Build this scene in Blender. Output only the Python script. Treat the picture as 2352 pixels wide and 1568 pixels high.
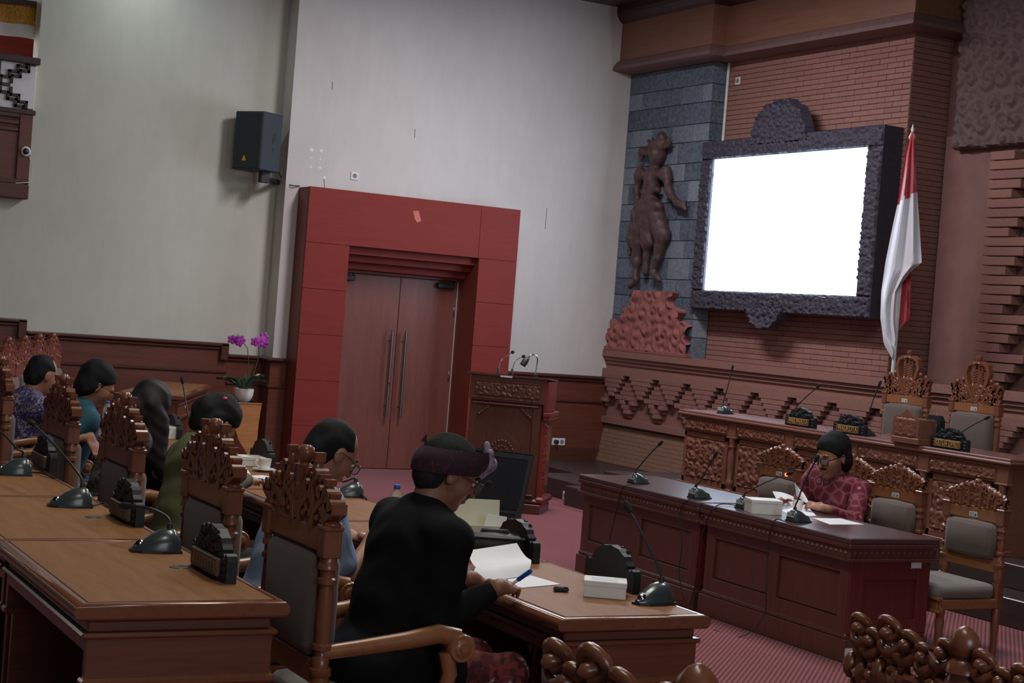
import bpy, bmesh, math, random
import numpy as np
from mathutils import Matrix, Vector

for o in list(bpy.data.objects):
    bpy.data.objects.remove(o)
SC = bpy.context.scene
COL = SC.collection

# ------------------------------------------------------------------ camera
EYE = 1.84                       # metres above the carpet in front of the stage
FPX, YAW, PITCH, ROLL = 3761.1, math.radians(28.4507), math.radians(-.875), math.radians(4.4696)
_F = np.array([math.sin(YAW)*math.cos(PITCH), math.cos(YAW)*math.cos(PITCH), math.sin(PITCH)])
_R0 = np.array([math.cos(YAW), -math.sin(YAW), 0.])
_U0 = np.cross(_R0, _F)
_R = math.cos(ROLL)*_R0 + math.sin(ROLL)*_U0
_U = -math.sin(ROLL)*_R0 + math.cos(ROLL)*_U0
cam = bpy.data.cameras.new('camera')
cam.sensor_width = 36; cam.lens = FPX*36/2352; cam.clip_start = .05; cam.clip_end = 200
cob = bpy.data.objects.new('camera', cam); COL.objects.link(cob)
cob.matrix_world = Matrix(((_R[0], _U[0], -_F[0], 0), (_R[1], _U[1], -_F[1], 0), (_R[2], _U[2], -_F[2], EYE), (0, 0, 0, 1)))
SC.camera = cob
def ray(x, y): return _F*FPX + _R*(x-1176) - _U*(y-784)
def PZ(x, y, z): d = ray(x, y); return np.array([0, 0, EYE]) + d*((z-EYE)/d[2])     # a pixel's ray met with a height,
def PY(x, y, Y): d = ray(x, y); return np.array([0, 0, EYE]) + d*(Y/d[1])           # a plane along the door wall,
def PX(x, y, X): d = ray(x, y); return np.array([0, 0, EYE]) + d*(X/d[0])           # a plane along the stage wall

# ------------------------------------------------------------------ light and exposure
vs = SC.view_settings
vs.view_transform = 'Standard'; vs.look = 'None'; vs.gamma = 1; vs.use_curve_mapping = False; vs.exposure = 0.0
SC.display_settings.display_device = 'sRGB'
W = bpy.data.worlds.new('hall_daylight'); SC.world = W; W.use_nodes = True
bg = W.node_tree.nodes['Background']; bg.inputs[0].default_value = (.78, .9, 1, 1); bg.inputs[1].default_value = .05
def area(name, loc, aim, size, power, col, sy=None, spread=180):
    l = bpy.data.lights.new(name, 'AREA'); l.energy = power; l.color = col; l.size = size
    l.spread = math.radians(spread)
    if sy: l.shape = 'RECTANGLE'; l.size_y = sy
    o = bpy.data.objects.new(name, l); COL.objects.link(o); o.location = loc
    o.rotation_euler = (Vector(aim)-Vector(loc)).to_track_quat('-Z', 'Y').to_euler()
    return o
CEIL = 5.62
# ceiling lamp panels over the seats and the clear floor, and a downlight near the left wall
area('lamp_over_front_seats', (3.0, 6.5, CEIL-.08), (3.0, 6.5, 0), .6, 110, (1, .95, .86), 3.0)
area('lamp_over_rear_seats', (1.0, 2.0, CEIL-.08), (1.0, 2.0, 0), .6, 50, (1, .95, .86), 2.4)
area('lamp_over_floor', (7.3, 12.8, CEIL-.08), (7.3, 12.8, 0), .6, 210, (.97, .92, 1), 2.4)
area('fill_over_witness_table', (6.6, 7.6, CEIL-.08), (6.6, 7.6, 0), .6, 110, (.95, .95, 1), 2.4)  # added fill that brightens the bench front and lower brick
area('downlight_by_wall', (4.45, 16.55, CEIL-.05), (4.45, 16.7, 0), .16, 7, (.85, .98, 1), None, 150)
# added daylight-coloured fill from behind the camera; the open rear is assumed
area('rear_fill', (1.5, -6, 3.4), (4, 14, 1.4), 5, 170, (.88, .95, 1), 3)

# ------------------------------------------------------------------ mesh helpers
class MB:
    """collects vertices and faces of one mesh"""
    def __init__(s): s.v = []; s.f = []; s.sm = []; s.mi = []; s.m = None; s.cur = 0
    def add(s, vs, fs, smooth=False):
        b = len(s.v)
        if s.m is not None: vs = [tuple(s.m @ Vector(p)) for p in vs]
        s.v += [tuple(map(float, p)) for p in vs]
        s.f += [tuple(b+i for i in f) for f in fs]
        s.sm += [smooth]*len(fs); s.mi += [s.cur]*len(fs)
        return s
    def box(s, x0, x1, y0, y1, z0, z1):
        v = [(x, y, z) for x in (x0, x1) for y in (y0, y1) for z in (z0, z1)]
        return s.add(v, [(0, 1, 3, 2), (4, 6, 7, 5), (0, 4, 5, 1), (2, 3, 7, 6), (0, 2, 6, 4), (1, 5, 7, 3)])
    def rbox(s, x0, x1, y0, y1, z0, z1, c=.004, smooth=False):
        c = min(c, (x1-x0)*.45, (y1-y0)*.45, (z1-z0)*.45)
        V = []; idx = {}
        X = (x0, x1); Y = (y0, y1); Z = (z0, z1)
        for i in (0, 1):
            for j in (0, 1):
                for k in (0, 1):
                    sx, sy, sz = (1, -1)[i], (1, -1)[j], (1, -1)[k]
                    p = (X[i], Y[j], Z[k])
                    for a in range(3):
                        q = [p[0]+sx*c, p[1]+sy*c, p[2]+sz*c]; q[a] = p[a]
                        idx[i, j, k, a] = len(V); V.append(tuple(q))
        F = []
        for a in range(3):
            o = [b for b in range(3) if b != a]
            for sgn in (0, 1):
                cyc = [(0, 0), (1, 0), (1, 1), (0, 1)]
                if (sgn == 0) ^ (a == 1): cyc = cyc[::-1]
                f = []
                for u, w in cyc:
                    k = [0, 0, 0]; k[a] = sgn; k[o[0]] = u; k[o[1]] = w
                    f.append(idx[k[0], k[1], k[2], a])
                F.append(tuple(f))
        for a in range(3):                      # edges along a
            o = [b for b in range(3) if b != a]
            for u in (0, 1):
                for w in (0, 1):
                    k0 = [0, 0, 0]; k0[o[0]] = u; k0[o[1]] = w; k1 = list(k0); k1[a] = 1
                    F.append((idx[tuple(k0)+(o[0],)], idx[tuple(k0)+(o[1],)], idx[tuple(k1)+(o[1],)], idx[tuple(k1)+(o[0],)]))
        for i in (0, 1):
            for j in (0, 1):
                for k in (0, 1):
                    F.append((idx[i, j, k, 0], idx[i, j, k, 1], idx[i, j, k, 2]))
        return s.add(V, F, smooth)
    def cushion(s, x0, x1, y0, y1, z0, z1, r, n=7):
        """softly rounded box"""
        hf = np.array([(x1-x0)/2, (y1-y0)/2, (z1-z0)/2]); c = np.array([(x0+x1)/2, (y0+y1)/2, (z0+z1)/2])
        idx = {}; V = []; F = []
        t = [-1, -.93, -.8, 0, .8, .93, 1]
        def vid(p):
            k = tuple(np.round(p, 4))
            if k not in idx:
                q = np.array(p)*hf; inn = np.clip(q, -(hf-np.minimum(r, hf*.98)), hf-np.minimum(r, hf*.98)); d = q-inn; L = np.linalg.norm(d)
                w = inn+(d/L*min(r, L) if L > 1e-9 else 0)
                pf = np.array(p); bulge = .012*max(0, 1-max(sorted(np.abs(pf))[:2])**2)
                w = w+np.where(np.abs(pf) > .999, np.sign(pf), 0)*bulge
                idx[k] = len(V); V.append(tuple(c+w))
            return idx[k]
        for ax in range(3):
            for sg in (-1, 1):
                for i in range(len(t)-1):
                    for j in range(len(t)-1):
                        q = []
                        for a, b in ((i, j), (i+1, j), (i+1, j+1), (i, j+1)):
                            p = [0, 0, 0]; p[ax] = sg; p[(ax+1) % 3] = t[a]; p[(ax+2) % 3] = t[b]; q.append(vid(p))
                        F.append(tuple(q if sg > 0 else q[::-1]))
        return s.add(V, F, True)
    def lathe(s, prof, seg=16, origin=(0, 0, 0), axis='z', smooth=True, cap=True):
        V = []; F = []
        for r, h in prof:
            for i in range(seg):
                a = 2*math.pi*i/seg; p = (r*math.cos(a), r*math.sin(a), h)
                if axis == 'x': p = (p[2], p[0], p[1])
                elif axis == 'y': p = (p[1], p[2], p[0])
                V.append((p[0]+origin[0], p[1]+origin[1], p[2]+origin[2]))
        n = len(prof)
        for j in range(n-1):
            for i in range(seg):
                k = (i+1) % seg
                F.append((j*seg+i, j*seg+k, (j+1)*seg+k, (j+1)*seg+i))
        s.add(V, F, smooth)
        if cap:
            b = len(s.v)-len(V)
            s.f += [tuple(b+i for i in reversed(range(seg))), tuple(b+(n-1)*seg+i for i in range(seg))]
            s.sm += [False, False]; s.mi += [s.cur]*2
        return s
    def tube(s, pts, r, seg=8, smooth=True, cap=True, flat=None):
        pts = [Vector(p) for p in pts]; n = len(pts)
        rs = r if hasattr(r, '__len__') else [r]*n
        V = []; F = []; up = None
        for i, p in enumerate(pts):
            t = (pts[min(i+1, n-1)]-pts[max(i-1, 0)]).normalized()
            if up is None:
                up = Vector((0, 0, 1)) if abs(t.z) < .9 else Vector((1, 0, 0))
            a = t.cross(up)
            if a.length < 1e-6: a = t.cross(Vector((0, 1, 0)))
            a.normalize(); b = a.cross(t).normalized(); up = b
            for k in range(seg):
                q = 2*math.pi*k/seg
                V.append(tuple(p + (a*math.cos(q) + b*math.sin(q)*(flat or 1))*rs[i]))
        for i in range(n-1):
            for k in range(seg):
                l = (k+1) % seg
                F.append((i*seg+k, i*seg+l, (i+1)*seg+l, (i+1)*seg+k))
        s.add(V, F, smooth)
        if cap:
            b0 = len(s.v)-len(V)
            s.f += [tuple(b0+i for i in reversed(range(seg))), tuple(b0+(n-1)*seg+i for i in range(seg))]
            s.sm += [False, False]; s.mi += [s.cur]*2
        return s
    def prism(s, poly, h0, h1, plane='xy'):
        """poly in a plane, pushed along the third axis from h0 to h1"""
        n = len(poly)
        def mk(p, h):
            return {'xy': (p[0], p[1], h), 'xz': (p[0], h, p[1]), 'yz': (h, p[0], p[1])}[plane]
        V = [mk(p, h0) for p in poly]+[mk(p, h1) for p in poly]
        F = [tuple(range(n)), tuple(reversed(range(n, 2*n)))]+[(i, i+n, (i+1) % n+n, (i+1) % n) for i in range(n)]
        return s.add(V, F)
    def ribbon(s, pts, w, x0, x1):
        """a flat scroll in the yz plane, w wide, as thick as x0..x1"""
        n = len(pts); L = []; Rr = []
        ws = w if hasattr(w, '__len__') else [w]*n
        for i in range(n):
            a = pts[max(i-1, 0)]; b = pts[min(i+1, n-1)]
            dy, dz = b[0]-a[0], b[1]-a[1]; l = math.hypot(dy, dz) or 1
            L.append((pts[i][0]-dz/l*ws[i], pts[i][1]+dy/l*ws[i])); Rr.append((pts[i][0]+dz/l*ws[i], pts[i][1]-dy/l*ws[i]))
        xm = .5*(x0+x1)
        V = []
        for i in range(n):
            ins = .25
            V += [(x0, *L[i]), (x1, *L[i]), (x1, *Rr[i]), (x0, *Rr[i])]
        F = []
        for i in range(n-1):
            for k in range(4):
                l = (k+1) % 4
                F.append((i*4+k, i*4+l, (i+1)*4+l, (i+1)*4+k))
        F += [(3, 2, 1, 0), tuple((n-1)*4+k for k in range(4))]
        return s.add(V, F)
    def ball(s, c, r, seg=10, rings=6, R=None):
        rr = r if hasattr(r, '__len__') else (r, r, r)
        V = []; F = []
        for j in range(rings+1):
            t = math.pi*j/rings
            for i in range(seg):
                a = 2*math.pi*i/seg
                p = Vector((rr[0]*math.sin(t)*math.cos(a), rr[1]*math.sin(t)*math.sin(a), rr[2]*math.cos(t)))
                if R is not None: p = R @ p
                V.append((c[0]+p.x, c[1]+p.y, c[2]+p.z))
        for j in range(rings):
            for i in range(seg):
                k = (i+1) % seg
                F.append((j*seg+i, (j+1)*seg+i, (j+1)*seg+k, j*seg+k))
        return s.add(V, F, True)
    def grid(s, P, smooth=True, flip=False):
        """P: array (n, m, 3)"""
        n, m = P.shape[:2]
        F = [(i*m+j, i*m+j+1, (i+1)*m+j+1, (i+1)*m+j) for i in range(n-1) for j in range(m-1)]
        if flip: F = [f[::-1] for f in F]
        return s.add([tuple(p) for p in P.reshape(-1, 3)], F, smooth)
    def sheet(s, P, t):
        """a thin solid sheet from grid points, t thick along local normals"""
        P = np.asarray(P, float); n, m = P.shape[:2]
        du = np.gradient(P, axis=0); dv = np.gradient(P, axis=1)
        N = np.cross(du, dv); N /= (np.linalg.norm(N, axis=2, keepdims=True)+1e-12)
        V = [tuple(p) for p in P.reshape(-1, 3)]+[tuple(p) for p in (P-N*t).reshape(-1, 3)]
        k = n*m; F = []
        for i in range(n-1):
            for j in range(m-1):
                a, b, c, d = i*m+j, i*m+j+1, (i+1)*m+j+1, (i+1)*m+j
                F += [(a, d, c, b), (a+k, b+k, c+k, d+k)]
        ring = [j for j in range(m)]+[i*m+m-1 for i in range(1, n)]+[(n-1)*m+j for j in range(m-2, -1, -1)]+[i*m for i in range(n-2, 0, -1)]
        for q in range(len(ring)):
            a, b = ring[q], ring[(q+1) % len(ring)]
            F.append((a, b, b+k, a+k))
        return s.add(V, F, True)
    def mesh(s, name, mats):
        me = bpy.data.meshes.new(name); me.from_pydata(s.v, [], s.f)
        for m in (mats if isinstance(mats, (list, tuple)) else [mats]): me.materials.append(m)
        me.polygons.foreach_set('use_smooth', s.sm)
        if any(s.mi): me.polygons.foreach_set('material_index', s.mi)
        me.validate(); me.update()
        if any(s.sm) and len(s.f) < 60000:
            bm = bmesh.new(); bm.from_mesh(me)
            for e in bm.edges:
                if len(e.link_faces) == 2 and e.calc_face_angle(0) > .92: e.smooth = False
            bm.to_mesh(me); bm.free()
        return me
    def build(s, name, mats, parent=None, loc=None, rz=0.):
        return put(name, s.mesh(name, mats), parent, loc, rz)

def keep_faces(m, mask):
    """drop grid faces that touch no marked point"""
    k = mask.reshape(-1)
    sel = [any(k[i] for i in f if i < len(k)) for f in m.f]
    m.f = [f for f, s in zip(m.f, sel) if s]; m.sm = [f for f, s in zip(m.sm, sel) if s]; m.mi = [f for f, s in zip(m.mi, sel) if s]

def put(name, me, parent=None, loc=None, rz=0.):
    o = bpy.data.objects.new(name, me); COL.objects.link(o)
    if parent is not None: o.parent = parent
    if loc is not None: o.location = loc
    if rz: o.rotation_euler = (0, 0, rz)
    return o
def tag(o, label=None, cat=None, group=None, kind=None):
    if label: o['label'] = label
    if cat: o['category'] = cat
    if group: o['group'] = group
    if kind: o['kind'] = kind
    return o
def thing(name, label, cat, loc=(0, 0, 0), rz=0., group=None):
    o = bpy.data.objects.new(name, None); COL.objects.link(o)
    o.empty_display_size = .1; o.location = [float(c) for c in loc]; o.rotation_euler = (0, 0, rz)
    return tag(o, label, cat, group)
def struct(name, label=None):
    o = bpy.data.objects.new(name, None); COL.objects.link(o); o['kind'] = 'structure'
    if label: o['label'] = label
    return o
KIDS = {}
def copy_tree(o, parent=None, label=None, loc=None, rz=None, kids=None):
    c = o.copy(); COL.objects.link(c)
    if parent is not None: c.parent = parent
    if label: c['label'] = label
    if loc is not None: c.location = [float(q) for q in loc]
    if rz is not None: c.rotation_euler = (0, 0, rz)
    for ch in list(o.children): copy_tree(ch, c)
    return c

# ------------------------------------------------------------------ carving: packed curls as a height field
def curls(U, V, seed, cell, turns=1.6):
    """0..1 relief of packed leafy curls over metric coordinates U, V"""
    rg = np.random.RandomState(seed)
    u0, u1, v0, v1 = U.min()-cell, U.max()+cell, V.min()-cell, V.max()+cell
    pts = []
    nu = int((u1-u0)/cell)+1; nv = int((v1-v0)/cell)+1
    for i in range(nu):
        for j in range(nv):
            pts.append((u0+(i+.5*(j % 2)+rg.uniform(-.28, .28))*cell, v0+(j+rg.uniform(-.28, .28))*cell, rg.uniform(0, 6.28), rg.choice([-1, 1]), rg.uniform(.85, 1.2)))
    best = np.full(U.shape, 9.); h = np.zeros(U.shape)
    for px, py, ph, sg, sz in pts:
        dx, dy = U-px, V-py
        m = (np.abs(dx) < cell*1.3) & (np.abs(dy) < cell*1.3)
        if not m.any(): continue
        r = np.hypot(dx[m], dy[m])/(cell*.72*sz)
        th = np.arctan2(dy[m], dx[m])
        sp = .5+.5*np.cos(th*1+sg*(ph+turns*2*math.pi*r))
        lobes = .12*np.cos(5*th+ph)
        hh = (1-np.clip(r+lobes, 0, 1.15)/1.15)**.55*(.25+.75*sp**.7)
        b = best[m]; k = r < b
        hm = h[m]; hm[k] = hh[k]; h[m] = hm
        b[k] = r[k]; best[m] = b
    return np.clip(h, 0, 1)

def blur(H, n=1):
    for _ in range(n):
        Q = np.pad(H, 1, mode='edge'); H = (4*H+Q[:-2, 1:-1]+Q[2:, 1:-1]+Q[1:-1, :-2]+Q[1:-1, 2:])/8
    return H
def carved(w, h, depth, seed, cell, n=None, mask=None, base=0.):
    """grid in the local yz plane (y 0..w, z 0..h) raised towards -x"""
    n = n or cell/9
    nu, nv = max(8, int(w/n)), max(8, int(h/n))
    U, V = np.meshgrid(np.linspace(0, w, nu), np.linspace(0, h, nv), indexing='ij')
    H = curls(U, V, seed, cell)
    H = blur(H)*depth+base
    if mask is not None: H = H*mask(U/w, V/h)
    e = np.ones_like(H); e[0, :] = e[-1, :] = 0; e[:, 0] = e[:, -1] = 0
    H = H*e
    return np.stack([-H, U, V], axis=2)

# ------------------------------------------------------------------ smooth solids from distance fields (people, statue)
def cap(a, b, ra, rb=None, k=.02, op='u'): return ('c', np.array(a, float), np.array(b, float), ra, ra if rb is None else rb, k, op)
def ell(c, r, R=None, k=.02, op='u'):
    return ('e', np.array(c, float), np.array(r, float), np.eye(3) if R is None else np.array(R, float), 0, k, op)
def _dist(p, P):
    if p[0] == 'c':
        a, b, ra, rb = p[1:5]; ba = b-a; q = P-a
        t = np.clip(q@ba/(ba@ba+1e-12), 0, 1)
        return np.linalg.norm(q-t[:, None]*ba, axis=1)-(ra+(rb-ra)*t)
    c, r, R = p[1:4]; q = (P-c)@R
    k0 = np.linalg.norm(q/r, axis=1); k1 = np.linalg.norm(q/(r*r), axis=1)+1e-9
    return k0*(k0-1)/k1
def _bound(p):
    if p[0] == 'c':
        return (p[1]+p[2])/2, np.linalg.norm(p[1]-p[2])/2+max(p[3], p[4])
    return p[1], p[2].max()
def sdf_mesh(name, prims, h, mat, wrinkle=0., wf=1.):
    bs = [_bound(p) for p in prims if p[6] == 'u']
    lo = np.min([c-r for c, r in bs], axis=0)-3*h; hi = np.max([c+r for c, r in bs], axis=0)+3*h
    B = 8
    nb = np.ceil((hi-lo)/(h*B)).astype(int)+1
    N = nb*B+1
    D = np.full(N, .5, np.float32)
    g = np.stack(np.meshgrid(*[np.arange(k) for k in nb], indexing='ij'), -1).reshape(-1, 3)
    cen = lo+(g+.5)*B*h
    rad = B*h*.87
    lb = np.full((len(prims), len(g)), 0.)
    dmin = np.full(len(g), 9.)
    for i, p in enumerate(prims):
        lb[i] = _dist(p, cen)
        if p[6] == 'u': dmin = np.minimum(dmin, lb[i])
    off = np.stack(np.meshgrid(*[np.arange(B+1)]*3, indexing='ij'), -1).reshape(-1, 3)*h
    for bi in range(len(g)):
        if dmin[bi] > rad+.03: continue
        if dmin[bi] < -(rad+.05) and not any(p[6] == 's' and lb[i, bi] < rad+.05 for i, p in enumerate(prims)):
            i0 = g[bi]*B; D[i0[0]:i0[0]+B+1, i0[1]:i0[1]+B+1, i0[2]:i0[2]+B+1] = -.5
            continue
        P = lo+g[bi]*B*h+off
        d = None
        for i, p in enumerate(prims):
            lim = max(dmin[bi], 0)+2*rad+p[5]+.02 if p[6] == 'u' else rad+p[5]+.02
            if lb[i, bi] > lim*1.25+.02: continue
            dp = _dist(p, P); k = p[5]
            if p[6] == 'u':
                if d is None: d = dp
                else:
                    t = np.clip(.5+.5*(d-dp)/k, 0, 1); d = d*(1-t)+dp*t-k*t*(1-t)
            elif d is not None:
                t = np.clip(.5-.5*(d+dp)/k, 0, 1); d = d*(1-t)-dp*t+k*t*(1-t)
        if d is None: continue
        if wrinkle:
            q = P*wf
            d = d+wrinkle*(np.sin(q[:, 2]*46+3*np.sin(q[:, 0]*13)+2*np.sin(q[:, 1]*17))*.5+np.sin(q[:, 0]*31+q[:, 2]*19+2*np.sin(q[:, 1]*23))*.5)
        i0 = g[bi]*B
        D[i0[0]:i0[0]+B+1, i0[1]:i0[1]+B+1, i0[2]:i0[2]+B+1] = d.reshape(B+1, B+1, B+1)
    # surface nets
    ins = D < 0
    c8 = [ins[i:N[0]-1+i, j:N[1]-1+j, k:N[2]-1+k] for i in (0, 1) for j in (0, 1) for k in (0, 1)]
    s = sum(c.astype(np.int8) for c in c8)
    act = np.argwhere((s > 0) & (s < 8))
    ids = np.full(N-1, -1, np.int64); ids[tuple(act.T)] = np.arange(len(act))
    acc = np.zeros((len(act), 3)); cnt = np.zeros(len(act))
    cs = [(i, j, k) for i in (0, 1) for j in (0, 1) for k in (0, 1)]
    val = {c: D[act[:, 0]+c[0], act[:, 1]+c[1], act[:, 2]+c[2]] for c in cs}
    for a in cs:
        for ax in range(3):
            if a[ax]: continue
            b = list(a); b[ax] = 1; b = tuple(b)
            va, vb = val[a], val[b]; m = (va < 0) != (vb < 0)
            t = np.where(m, va/(va-vb+1e-12), 0)
            for q in range(3):
                acc[:, q] += np.where(m, a[q]+(t if q == ax else 0), 0)
            cnt += m
    V = lo+(act+acc/cnt[:, None])*h
    F = []
    for ax in range(3):
        u, w = (ax+1) % 3, (ax+2) % 3
        sl0 = [slice(None)]*3; sl1 = [slice(None)]*3
        sl0[ax] = slice(0, N[ax]-1); sl1[ax] = slice(1, N[ax])
        A, Bq = ins[tuple(sl0)], ins[tuple(sl1)]
        E = np.argwhere(A != Bq)
        E = E[(E[:, u] > 0) & (E[:, w] > 0) & (E[:, u] < N[u]-1) & (E[:, w] < N[w]-1)]
        if not len(E): continue
        fl = A[tuple(E.T)]
        du = np.zeros(3, int); du[u] = 1; dw = np.zeros(3, int); dw[w] = 1
        q = [ids[tuple((E-du-dw).T)], ids[tuple((E-dw).T)], ids[tuple(E.T)], ids[tuple((E-du).T)]]
        q = np.stack(q, 1); q[~fl] = q[~fl][:, ::-1]
        F.append(q)
    F = np.concatenate(F); F = F[(F >= 0).all(1)]
    me = bpy.data.meshes.new(name)
    me.from_pydata(V.tolist(), [], F.tolist())
    me.materials.append(mat)
    me.polygons.foreach_set('use_smooth', [True]*len(me.polygons))
    me.update()
    return me

# ------------------------------------------------------------------ materials
MATS = {}
class NT:
    def __init__(s, name):
        s.m = bpy.data.materials.new(name); s.m.use_nodes = True; s.t = s.m.node_tree
        s.b = s.t.nodes['Principled BSDF']
    def n(s, typ, **kw):
        x = s.t.nodes.new(typ)
        for k, v in kw.items(): setattr(x, k, v)
        return x
    def l(s, a, b): s.t.links.new(a, b)
    def coord(s, scale=(1, 1, 1), rot=(0, 0, 0), kind='Object'):
        tc = s.n('ShaderNodeTexCoord'); mp = s.n('ShaderNodeMapping')
        mp.inputs['Scale'].default_value = scale; mp.inputs['Rotation'].default_value = rot
        s.l(tc.outputs[kind], mp.inputs[0]); return mp.outputs[0]
    def world(s, scale=(1, 1, 1), rot=(0, 0, 0)):
        ge = s.n('ShaderNodeNewGeometry'); mp = s.n('ShaderNodeMapping')
        mp.inputs['Scale'].default_value = scale; mp.inputs['Rotation'].default_value = rot
        s.l(ge.outputs['Position'], mp.inputs[0]); return mp.outputs[0]
    def noise(s, vec, sc, det=4, rough=.55, dist=0):
        x = s.n('ShaderNodeTexNoise'); x.inputs['Scale'].default_value = sc; x.inputs['Detail'].default_value = det
        x.inputs['Roughness'].default_value = rough; x.inputs['Distortion'].default_value = dist
        s.l(vec, x.inputs['Vector']); return x.outputs['Fac']
    def ramp(s, fac, stops):
        r = s.n('ShaderNodeValToRGB'); e = r.color_ramp.elements
        while len(e) > 1: e.remove(e[-1])
        for i, (p, c) in enumerate(stops):
            q = e[0] if i == 0 else e.new(p)
            q.position = p; q.color = (*c, 1)
        s.l(fac, r.inputs[0]); return r.outputs[0]
    def mix(s, fac, a, b, mode='MIX'):
        x = s.n('ShaderNodeMix', data_type='RGBA', blend_type=mode)
        if isinstance(fac, (int, float)): x.inputs[0].default_value = fac
        else: s.l(fac, x.inputs[0])
        for i, c in ((6, a), (7, b)):
            if isinstance(c, tuple): x.inputs[i].default_value = (*c, 1)
            else: s.l(c, x.inputs[i])
        return x.outputs[2]
    def bump(s, h, strength=.3, dist=.01):
        b = s.n('ShaderNodeBump'); b.inputs['Strength'].default_value = strength; b.inputs['Distance'].default_value = dist
        s.l(h, b.inputs['Height']); s.l(b.outputs[0], s.b.inputs['Normal'])
    def fin(s, col=None, rough=.5, metal=0., coat=0., spec=.5, sheen=0.):
        if col is not None:
            if isinstance(col, tuple): s.b.inputs['Base Color'].default_value = (*col, 1)
            else: s.l(col, s.b.inputs['Base Color'])
        if isinstance(rough, (int, float)): s.b.inputs['Roughness'].default_value = rough
        else: s.l(rough, s.b.inputs['Roughness'])
        s.b.inputs['Metallic'].default_value = metal; s.b.inputs['Coat Weight'].default_value = coat
        s.b.inputs['Coat Roughness'].default_value = .12
        s.b.inputs['Specular IOR Level'].default_value = spec; s.b.inputs['Sheen Weight'].default_value = sheen
        return s.m
def sc3(c, k): return tuple(min(1, q*k) for q in c)
def plain(name, col, rough=.5, metal=0., var=.12, sc=18, bump=0., coat=0., spec=.5, sheen=0.):
    """one colour with a little cloudy unevenness"""
    t = NT(name); v = t.coord(); f = t.noise(v, sc, 4)
    c = t.ramp(f, [(.3, sc3(col, 1-var)), (.7, sc3(col, 1+var))])
    if bump: t.bump(t.noise(v, sc*6, 3), bump, .004)
    return t.fin(c, rough, metal, coat, spec, sheen)
def wood(name, col, axis='y', rough=.38, coat=.15, grain=1., world=False, var=.35, sc=1., spec=.5):
    t = NT(name); st = {'x': (1.2, 14, 14), 'y': (14, 1.2, 14), 'z': (14, 14, 1.2)}[axis]
    st = tuple(q*sc for q in st)
    v = t.world(st) if world else t.coord(st)
    f = t.noise(v, 2.2, 6, .6, .6); f2 = t.noise(v, 9, 3)
    c = t.ramp(f, [(.25, sc3(col, 1-var)), (.5, col), (.78, sc3(col, 1+var*.8))])
    c = t.mix(.25*grain, c, t.ramp(f2, [(.35, sc3(col, .55)), (.65, sc3(col, 1.15))]))
    t.bump(f2, .05, .002)
    return t.fin(c, rough, 0, coat, spec)

def C(r, g, b):
    f = lambda c: (c/12.92 if c <= .04045 else ((c+.055)/1.055)**2.4)
    return f(r/255), f(g/255), f(b/255)

M = {}
def plaster(name, a, b):
    t = NT(name); v = t.world()
    c = t.ramp(t.noise(v, .55, 5, .6), [(.3, a), (.7, b)])
    fine = t.noise(t.world((1, 1, .25)), 9, 5, .7)
    c = t.mix(.10, c, t.ramp(fine, [(.35, sc3(a, .7)), (.65, sc3(b, 1.1))]))
    t.bump(t.noise(v, 120, 2), .06, .003)
    return t.fin(c, .82, spec=.25)
M['plaster'] = plaster('cream_plaster', C(196, 190, 184), C(212, 206, 200))
M['plaster_left'] = plaster('cream_plaster_left', C(188, 188, 174), C(206, 206, 192))
M['wainscot'] = wood('wainscot_wood', C(104, 56, 42), 'x', .42, .12, world=True)
M['wainscot_trim'] = wood('wainscot_trim_wood', C(84, 46, 36), 'x', .38, .15, world=True)
M['red'] = wood('red_laminate', C(128, 50, 44), 'x', .6, 0, .5, world=True, var=.1, sc=.7, spec=.18)
M['red_dark'] = wood('red_laminate_reveal', C(120, 54, 44), 'z', .5, .02, .5, world=True, var=.12)
M['door'] = wood('door_veneer', C(120, 72, 62), 'z', .38, .08, .8, world=True, var=.22, sc=.6)
M['desk'] = wood('desk_wood', C(140, 98, 62), 'y', .5, .02, .7, var=.22, sc=.8, spec=.14)
M['desk_edge'] = wood('desk_edge_wood', C(122, 74, 52), 'y', .22, .35, .6, var=.22)
M['desk_body'] = wood('desk_body_wood', C(108, 62, 46), 'x', .34, .2, .7, var=.25)
M['table'] = wood('witness_table_wood', C(94, 58, 48), 'z', .3, .25, .7, var=.28)
M['table_end'] = wood('witness_table_mahogany', C(104, 40, 40), 'z', .3, .25, .6, var=.25)
M['table_top'] = wood('polished_dark_top', C(84, 62, 62), 'y', .28, .5, .8, var=.3)
M['bench'] = wood('bench_wood', C(122, 80, 62), 'y', .36, .15, .7, var=.25)
M['bench_top'] = wood('bench_top_wood', C(128, 88, 84), 'y', .32, .4, .6, var=.2)
M['chair'] = wood('chair_teak', C(146, 96, 62), 'y', .34, .2, .5, var=.22)
M['chair_post'] = wood('chair_post_teak', C(124, 76, 54), 'z', .3, .25, .5, var=.22)
M['chair_red_lit'] = wood('chair_teak_red_lit', C(132, 72, 60), 'z', .36, .15, .5, var=.22)  # red light on the far chairs put into the teak colour
M['lectern'] = wood('lectern_wood', C(94, 58, 46), 'z', .36, .18, .7, var=.25)
M['lectern_red'] = wood('lectern_red_wood', C(126, 54, 50), 'z', .22, .4, .6, var=.25)
M['stage'] = wood('stage_dark_wood', C(58, 48, 44), 'y', .4, .1, .7, world=True, var=.3)
M['ceil'] = wood('ceiling_wood', C(70, 40, 40), 'x', .5, .05, .7, world=True)
M['cornice'] = wood('cornice_wood', C(138, 96, 74), 'y', .5, .04, .6, world=True, var=.22, sc=.5)
M['cornice_lip'] = plain('cornice_lip_plaster', C(120, 92, 88), .6)
M['stand'] = wood('plant_stand_wood', C(176, 122, 74), 'x', .4, .1, .6, var=.25)

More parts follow.
